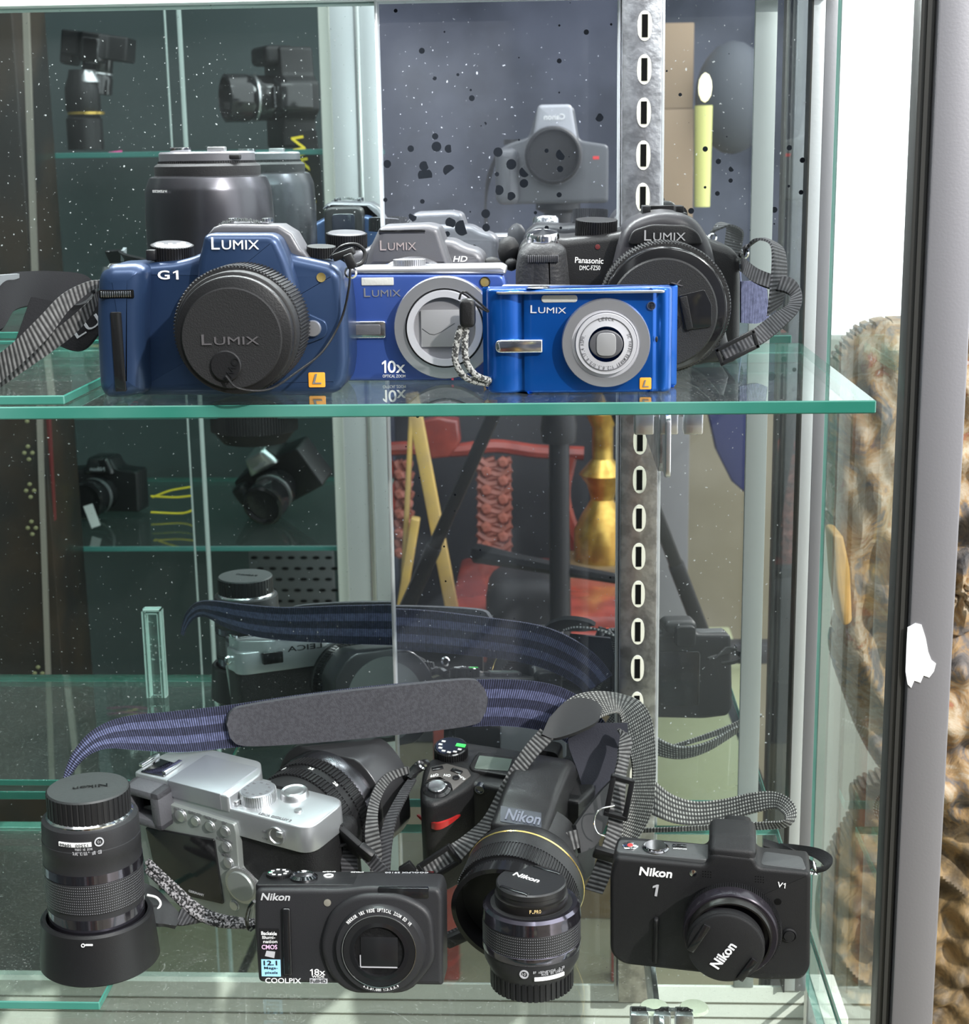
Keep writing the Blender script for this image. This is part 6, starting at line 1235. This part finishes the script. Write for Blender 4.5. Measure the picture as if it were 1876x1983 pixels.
for P_, Q_ in (((836, 1490), (858, 1486)), ((874, 1490), (894, 1497))): obj('small_button', beam(f.Z(*P_, zt1+.0014), f.Z(*Q_, zt1+.0014), .0034, .0014, bev=.0005), BLKG, t)
a = f.Z(883, 1510, zt1); obj('function_button', lathe([(.0022, -.001), (.0022, .002), (0, .0024)], (a.x, a.y, zt1), (0, 0, 1), 24), BLKG, t)
a = f.Z(846, 1525, zt1+.002); rg = obj('power_ring', lathe([(.0090, -.003), (.0088, .0015), (.0070, .0028), (.0058, .0024)], (a.x, a.y, zt1), (0, -.1, 1), 40), BLKG, t); obj('shutter_button', lathe([(.0055, 0), (.0055, .0036), (.0050, .0040), (0, .0037)], (a.x, a.y, zt1), (0, -.1, 1), 36), mat('dark_chrome2', (.35, .35, .36), .15, metal=1), t)
a = f.Z(873, 1449, zt1+.004); d = obj('mode_dial', gear(.0105, .0110, -.003, .0052, 44, (a.x, a.y, zt1), (0, 0, 1)), BLK, t); obj('dial_top', lathe([(.0102, .0052), (.0096, .0058), (0, .0058)], (a.x, a.y, zt1), (0, 0, 1), 44), BLKG, d)
b = None
for k in range(7): aa = R(150+k*32); b = box(a.x+.0070*math.cos(aa)-.0012, a.x+.0070*math.cos(aa)+.0012, a.y+.0070*math.sin(aa)-.0008, a.y+.0070*math.sin(aa)+.0008, zt1+.0057, zt1+.0061, bm=b)
obj('dial_marks', b, mat('light_print', (.62, .62, .62), .5), d); obj('dial_mark', box(a.x+.0028, a.x+.0092, a.y+.0005, a.y+.0038, zt1+.0057, zt1+.0062, .0002), mat('bright_green_mark', (.05, .75, .12), .4), d)
q = f.zs([(918, 1494), (928, 1469), (992, 1476), (984, 1499)], zt1); lcd = obj('display_frame', ext(roundpoly(f.zs([(908, 1488), (926, 1460), (1000, 1470), (990, 1508), (914, 1496)], zt1), .002), zt1+.002, zt1-.004, .001, axis='z'), B8, t); obj('display', ext(roundpoly(q, .001), zt1+.0026, zt1+.001, .0002, axis='z'), mat('lcd_grey_green', (.10, .125, .11), .15), lcd)
# red chevron
cy_ = [.003, -.008, -.0142, -.0105, .003]
cv = ribbon([(f.Y(u, v, y), f.Y(u, v2, y)) for (u, v, v2), y in zip(((809, 1577, 1580), (828, 1589, 1598), (846, 1593, 1606), (866, 1588, 1598), (890, 1577, 1580)), cy_)], .0014, 6, 4)
obj('chevron', cv, mat('red_chevron', (.42, .02, .02), .3, coat=.4), t)
c, r = disc(f, 928, 1530, 9, .0145); obj('assist_lamp', lathe([(r*1.1, -.004), (r, 0), (r*.8, 0), (r*.7, -.001), (0, -.001)], (c.x, .0145, c.z), n=28), DGLASS, t)
# flash housing over the lens, running front to back
hx0, hx1 = f.y(960, 1560, -.02)[0], f.y(1075, 1590, -.02)[0]; hz = f.y(1010, 1556, -.028)[1]
p0_ = f.Y(1015, 1606, -.038); p1_ = f.Y(1015, 1560, -.020); sl = (p1_-p0_).normalized(); nz_ = V((0, -sl.z, sl.y))
b = ext(roundpoly([(-.036, .030), (-.039, p0_.z-.006), (-.038, p0_.z), (-.020, p1_.z), (-.012, p1_.z+.003), (.030, p1_.z+.004), (.050, zt1-.004), (.050, .030)], [.002, .002, .002, .003, .004, .012, .006, .002]), hx0+.001, hx1-.001, .0045, .0045, axis='x')
obj('flash_housing', b, B8, t)
nx0, nx1 = f.y(974, 1585, -.030)[0], f.y(1053, 1590, -.030)[0]; L_ = (p1_-p0_).length
q0 = p0_+sl*L_*.14; q0.x = nx0; q1 = q0.copy(); q1.x = nx1; q2 = q1+sl*L_*.66; q3 = q0+sl*L_*.66
b = bmesh.new(); vs = [b.verts.new(q_+nz_*h_) for h_ in (-.001, .0004) for q_ in (q0, q1, q2, q3)]
for fc_ in ((0, 1, 2, 3), (4, 5, 6, 7), (0, 1, 5, 4), (1, 2, 6, 5), (2, 3, 7, 6), (3, 0, 4, 7)): b.faces.new([vs[k] for k in fc_])
np_ = obj('name_plate', b, mat('dark_slate_plate', (.030, .034, .046), .22), t)
b = text('Nikon', q0+sl*L_*.10+V((.0025, 0, 0)), q1+sl*L_*.10-V((.0015, 0, 0)), L_*.46, nz_, .04, lift=.0005); obj('lettering', b, mat('slate_print', (.12, .13, .17), .25), np_)
GOLDL = mat('gold_line', (.85, .62, .22), .25, metal=.9)
c, r = disc(f, 1008, 1725, 112, -.062)
obj('lens_barrel', lathe([(r*.66, -.050), (r*.68, -.026), (r*.90, -.021), (r*.97, -.017), (r*1.0, -.011), (r*1.0, .0)], (c.x, -.062, c.z), n=80), B8, t)
obj('gold_ring', lathe([(r*1.003, -.0105), (r*1.012, -.010), (r*1.003, -.0092)], (c.x, -.062, c.z), n=96, caps=False), GOLDL, t)
obj('zoom_ring', gear(r*.985, r*1.0, .0, .012, 120, (c.x, -.062, c.z)), BLKRIB, t)
obj('lens_hood', lathe([(r*.94, .010), (r*.96, .018), (r*.98, .024), (r*.90, .024), (r*.88, .004), (r*.6, .002), (0, .001)], (c.x, -.062, c.z), n=80), BLKG, t)
# its strap
s1 = ribbon(S2(f, [(1092, 1362, .955, 1140, 1402, .935), (1118, 1346, .96, 1160, 1390, .94), (1160, 1340, .965, 1180, 1382, .945), (1205, 1346, .97, 1196, 1380, .95), (1242, 1362, .97, 1202, 1392, .952), (1262, 1400, .968, 1210, 1430, .950), (1268, 1470, .962, 1224, 1480, .948), (1266, 1530, .958, 1222, 1530, .945), (1258, 1580, .955, 1206, 1572, .942), (1236, 1620, .95, 1190, 1600, .940), (1208, 1645, .945, 1178, 1625, .938)]), .0016, 10, 8)
WOV = weave('speckled_webbing', (.020, .020, .021), (.42, .42, .40), 480, across=520)
so = obj('strap', s1, WOV, t)
lt_ = ribbon(S2(f, [(1062, 1392, .93, 1048, 1424, .92), (1090, 1364, .94, 1072, 1432, .92), (1120, 1354, .945, 1110, 1422, .922), (1150, 1360, .945, 1146, 1406, .927), (1166, 1374, .942, 1160, 1394, .932)]), .003, 6, 5)
LEA = MC['black_leather']; obj('leather_tab', lt_, LEA, so)
obj('strap', ribbon(S2(f, [(1046, 1412, .925, 1072, 1430, .92), (1012, 1452, .915, 1032, 1474, .91), (975, 1512, .905, 996, 1530, .90), (938, 1582, .895, 966, 1590, .89), (900, 1618, .888, 930, 1626, .882), (866, 1640, .882, 890, 1668, .876), (830, 1664, .876, 846, 1694, .872), (795, 1690, .870, 806, 1712, .868)]), .0016), WEBG, t)
b = frame(f, [(868, 1640), (888, 1668), (830, 1706), (812, 1678)], .872, .0030); bu_ = obj('buckle', b, BLK, t)
obj('slider', pxbeam(f, (778, 1690), (800, 1676), .868, .868, 26, .004), BLK, t)
obj('strap', ribbon(S2(f, [(720, 1700, .868, 740, 1690, .868), (710, 1650, .872, 738, 1640, .872), (708, 1600, .88, 732, 1596, .88), (718, 1540, .90, 735, 1552, .90), (745, 1500, .92, 756, 1514, .92), (790, 1484, .93, 792, 1496, .93)]), .0016), WEBG, t)
obj('strap', ribbon(S2(f, [(735, 1696, .866, 755, 1688, .866), (732, 1650, .875, 758, 1640, .875), (745, 1590, .89, 768, 1586, .89), (770, 1540, .91, 790, 1540, .91), (790, 1510, .93, 806, 1510, .93)]), .0016), WEB, t)
b = tube(W(f, [(790, 1510, .93), (800, 1496, .935), (812, 1484, .94), (826, 1480, .945)]), .0035); obj('strap_keeper', b, BLKG, t)
obj('strap_lug', lathe([(.0025, -.0007), (.0038, 0), (.0025, .0007)], f.w(PY(818, 1482, .93)), (.3, 1, .2), 22, caps=False), CHROME, t)
obj('strap_pad', ribbon(S2(f, [(1108, 1400, .94, 1215, 1400, .945), (1100, 1440, .938, 1212, 1450, .94), (1120, 1500, .93, 1190, 1520, .93), (1135, 1560, .925, 1160, 1570, .922)]), .002), mat('deep_navy_cloth', (.010, .011, .020), .8, bump=.4, bscale=1200), t)
obj('strap', ribbon(S2(f, [(1222, 1440, .93, 1212, 1420, .932), (1205, 1425, .925, 1196, 1412, .93), (1198, 1440, .915, 1222, 1432, .92), (1196, 1470, .905, 1216, 1476, .91), (1190, 1495, .90, 1212, 1500, .902), (1180, 1530, .895, 1210, 1540, .895), (1178, 1585, .888, 1206, 1594, .888), (1170, 1625, .880, 1198, 1640, .880), (1150, 1680, .872, 1184, 1690, .872), (1132, 1722, .866, 1166, 1732, .866)]), .0016), WEBG, t)
b = frame(f, [(1188, 1504), (1224, 1514), (1210, 1584), (1174, 1574)], .884, .0032); obj('buckle', b, BLK, t)
obj('slider', pxbeam(f, (1166, 1634), (1160, 1672), .872, .870, 48, .004) if False else beam(f.w(PY(1150, 1648, .870)), f.w(PY(1192, 1660, .870)), .0075, .004, up=V((0, 1, 0)), bev=.0008), BLK, t)
obj('strap', ribbon(S2(f, [(1020, 1636, .875, 1028, 1672, .875), (1060, 1622, .87, 1068, 1664, .868), (1095, 1612, .872, 1104, 1648, .870), (1118, 1606, .875, 1124, 1640, .872)]), .0016), WEBG, t)
obj('slider', beam(f.w(PY(1034, 1632, .868)), f.w(PY(1034, 1670, .868)), .0075, .004, up=V((0, 1, 0)), bev=.0008), BLK, t)
obj('leather_tab', ribbon(S2(f, [(1112, 1598, .878, 1122, 1652, .872), (1138, 1562, .890, 1150, 1638, .880), (1164, 1530, .905, 1170, 1600, .892), (1188, 1506, .915, 1188, 1560, .905)]), .003), LEA, t)
obj('eyelet', tube(W(f, [(1190, 1560, .875), (1160, 1568, .873), (1150, 1590, .871), (1156, 1612, .870), (1172, 1620, .870)]), .0005, 6), CHROME, t)
obj('strap', ribbon(S2(f, [(985, 1650, .872, 1000, 1672, .868), (945, 1700, .868, 965, 1712, .862), (920, 1755, .862, 940, 1762, .857), (895, 1790, .858, 918, 1798, .853), (862, 1806, .856, 880, 1828, .852)]), .0016), WEB, t)
obj('strap_knot', beam(f.w(PY(862, 1826, .852)), f.w(PY(906, 1806, .852)), .008, .006, up=V((0, 1, 0)), bev=.002), BLKM, t)
# woven end coiled on the shelf to the right
e1 = [(1262, 1508, .985, 1262, 1578, .975), (1300, 1538, .985, 1305, 1594, .975), (1345, 1552, .985, 1350, 1598, .975), (1400, 1548, .982, 1402, 1590, .972), (1455, 1536, .975, 1460, 1574, .965), (1500, 1534, .968, 1498, 1566, .958), (1532, 1550, .955, 1512, 1572, .948), (1542, 1575, .945, 1520, 1582, .940), (1528, 1598, .94, 1514, 1590, .938), (1480, 1606, .945, 1476, 1592, .945), (1400, 1606, .955, 1398, 1596, .955), (1300, 1610, .965, 1300, 1602, .965), (1245, 1612, .97, 1245, 1604, .97)]
obj('strap_end', ribbon(S2(f, e1), .0016, 8, 8), WOV, so)
obj('eyepiece', ext(rrect(f.y(1030, 1480, .06)[0], f.y(1085, 1480, .06)[0], zt1-.016, zt1+.004, .005), .068, .055, .002), BLK, t)
obj('rear_screen', ext(rrect(.03, .08, .012, .05, .003), .0605, .055, .001), mat('grey_back', (.10, .105, .11), .4), t)
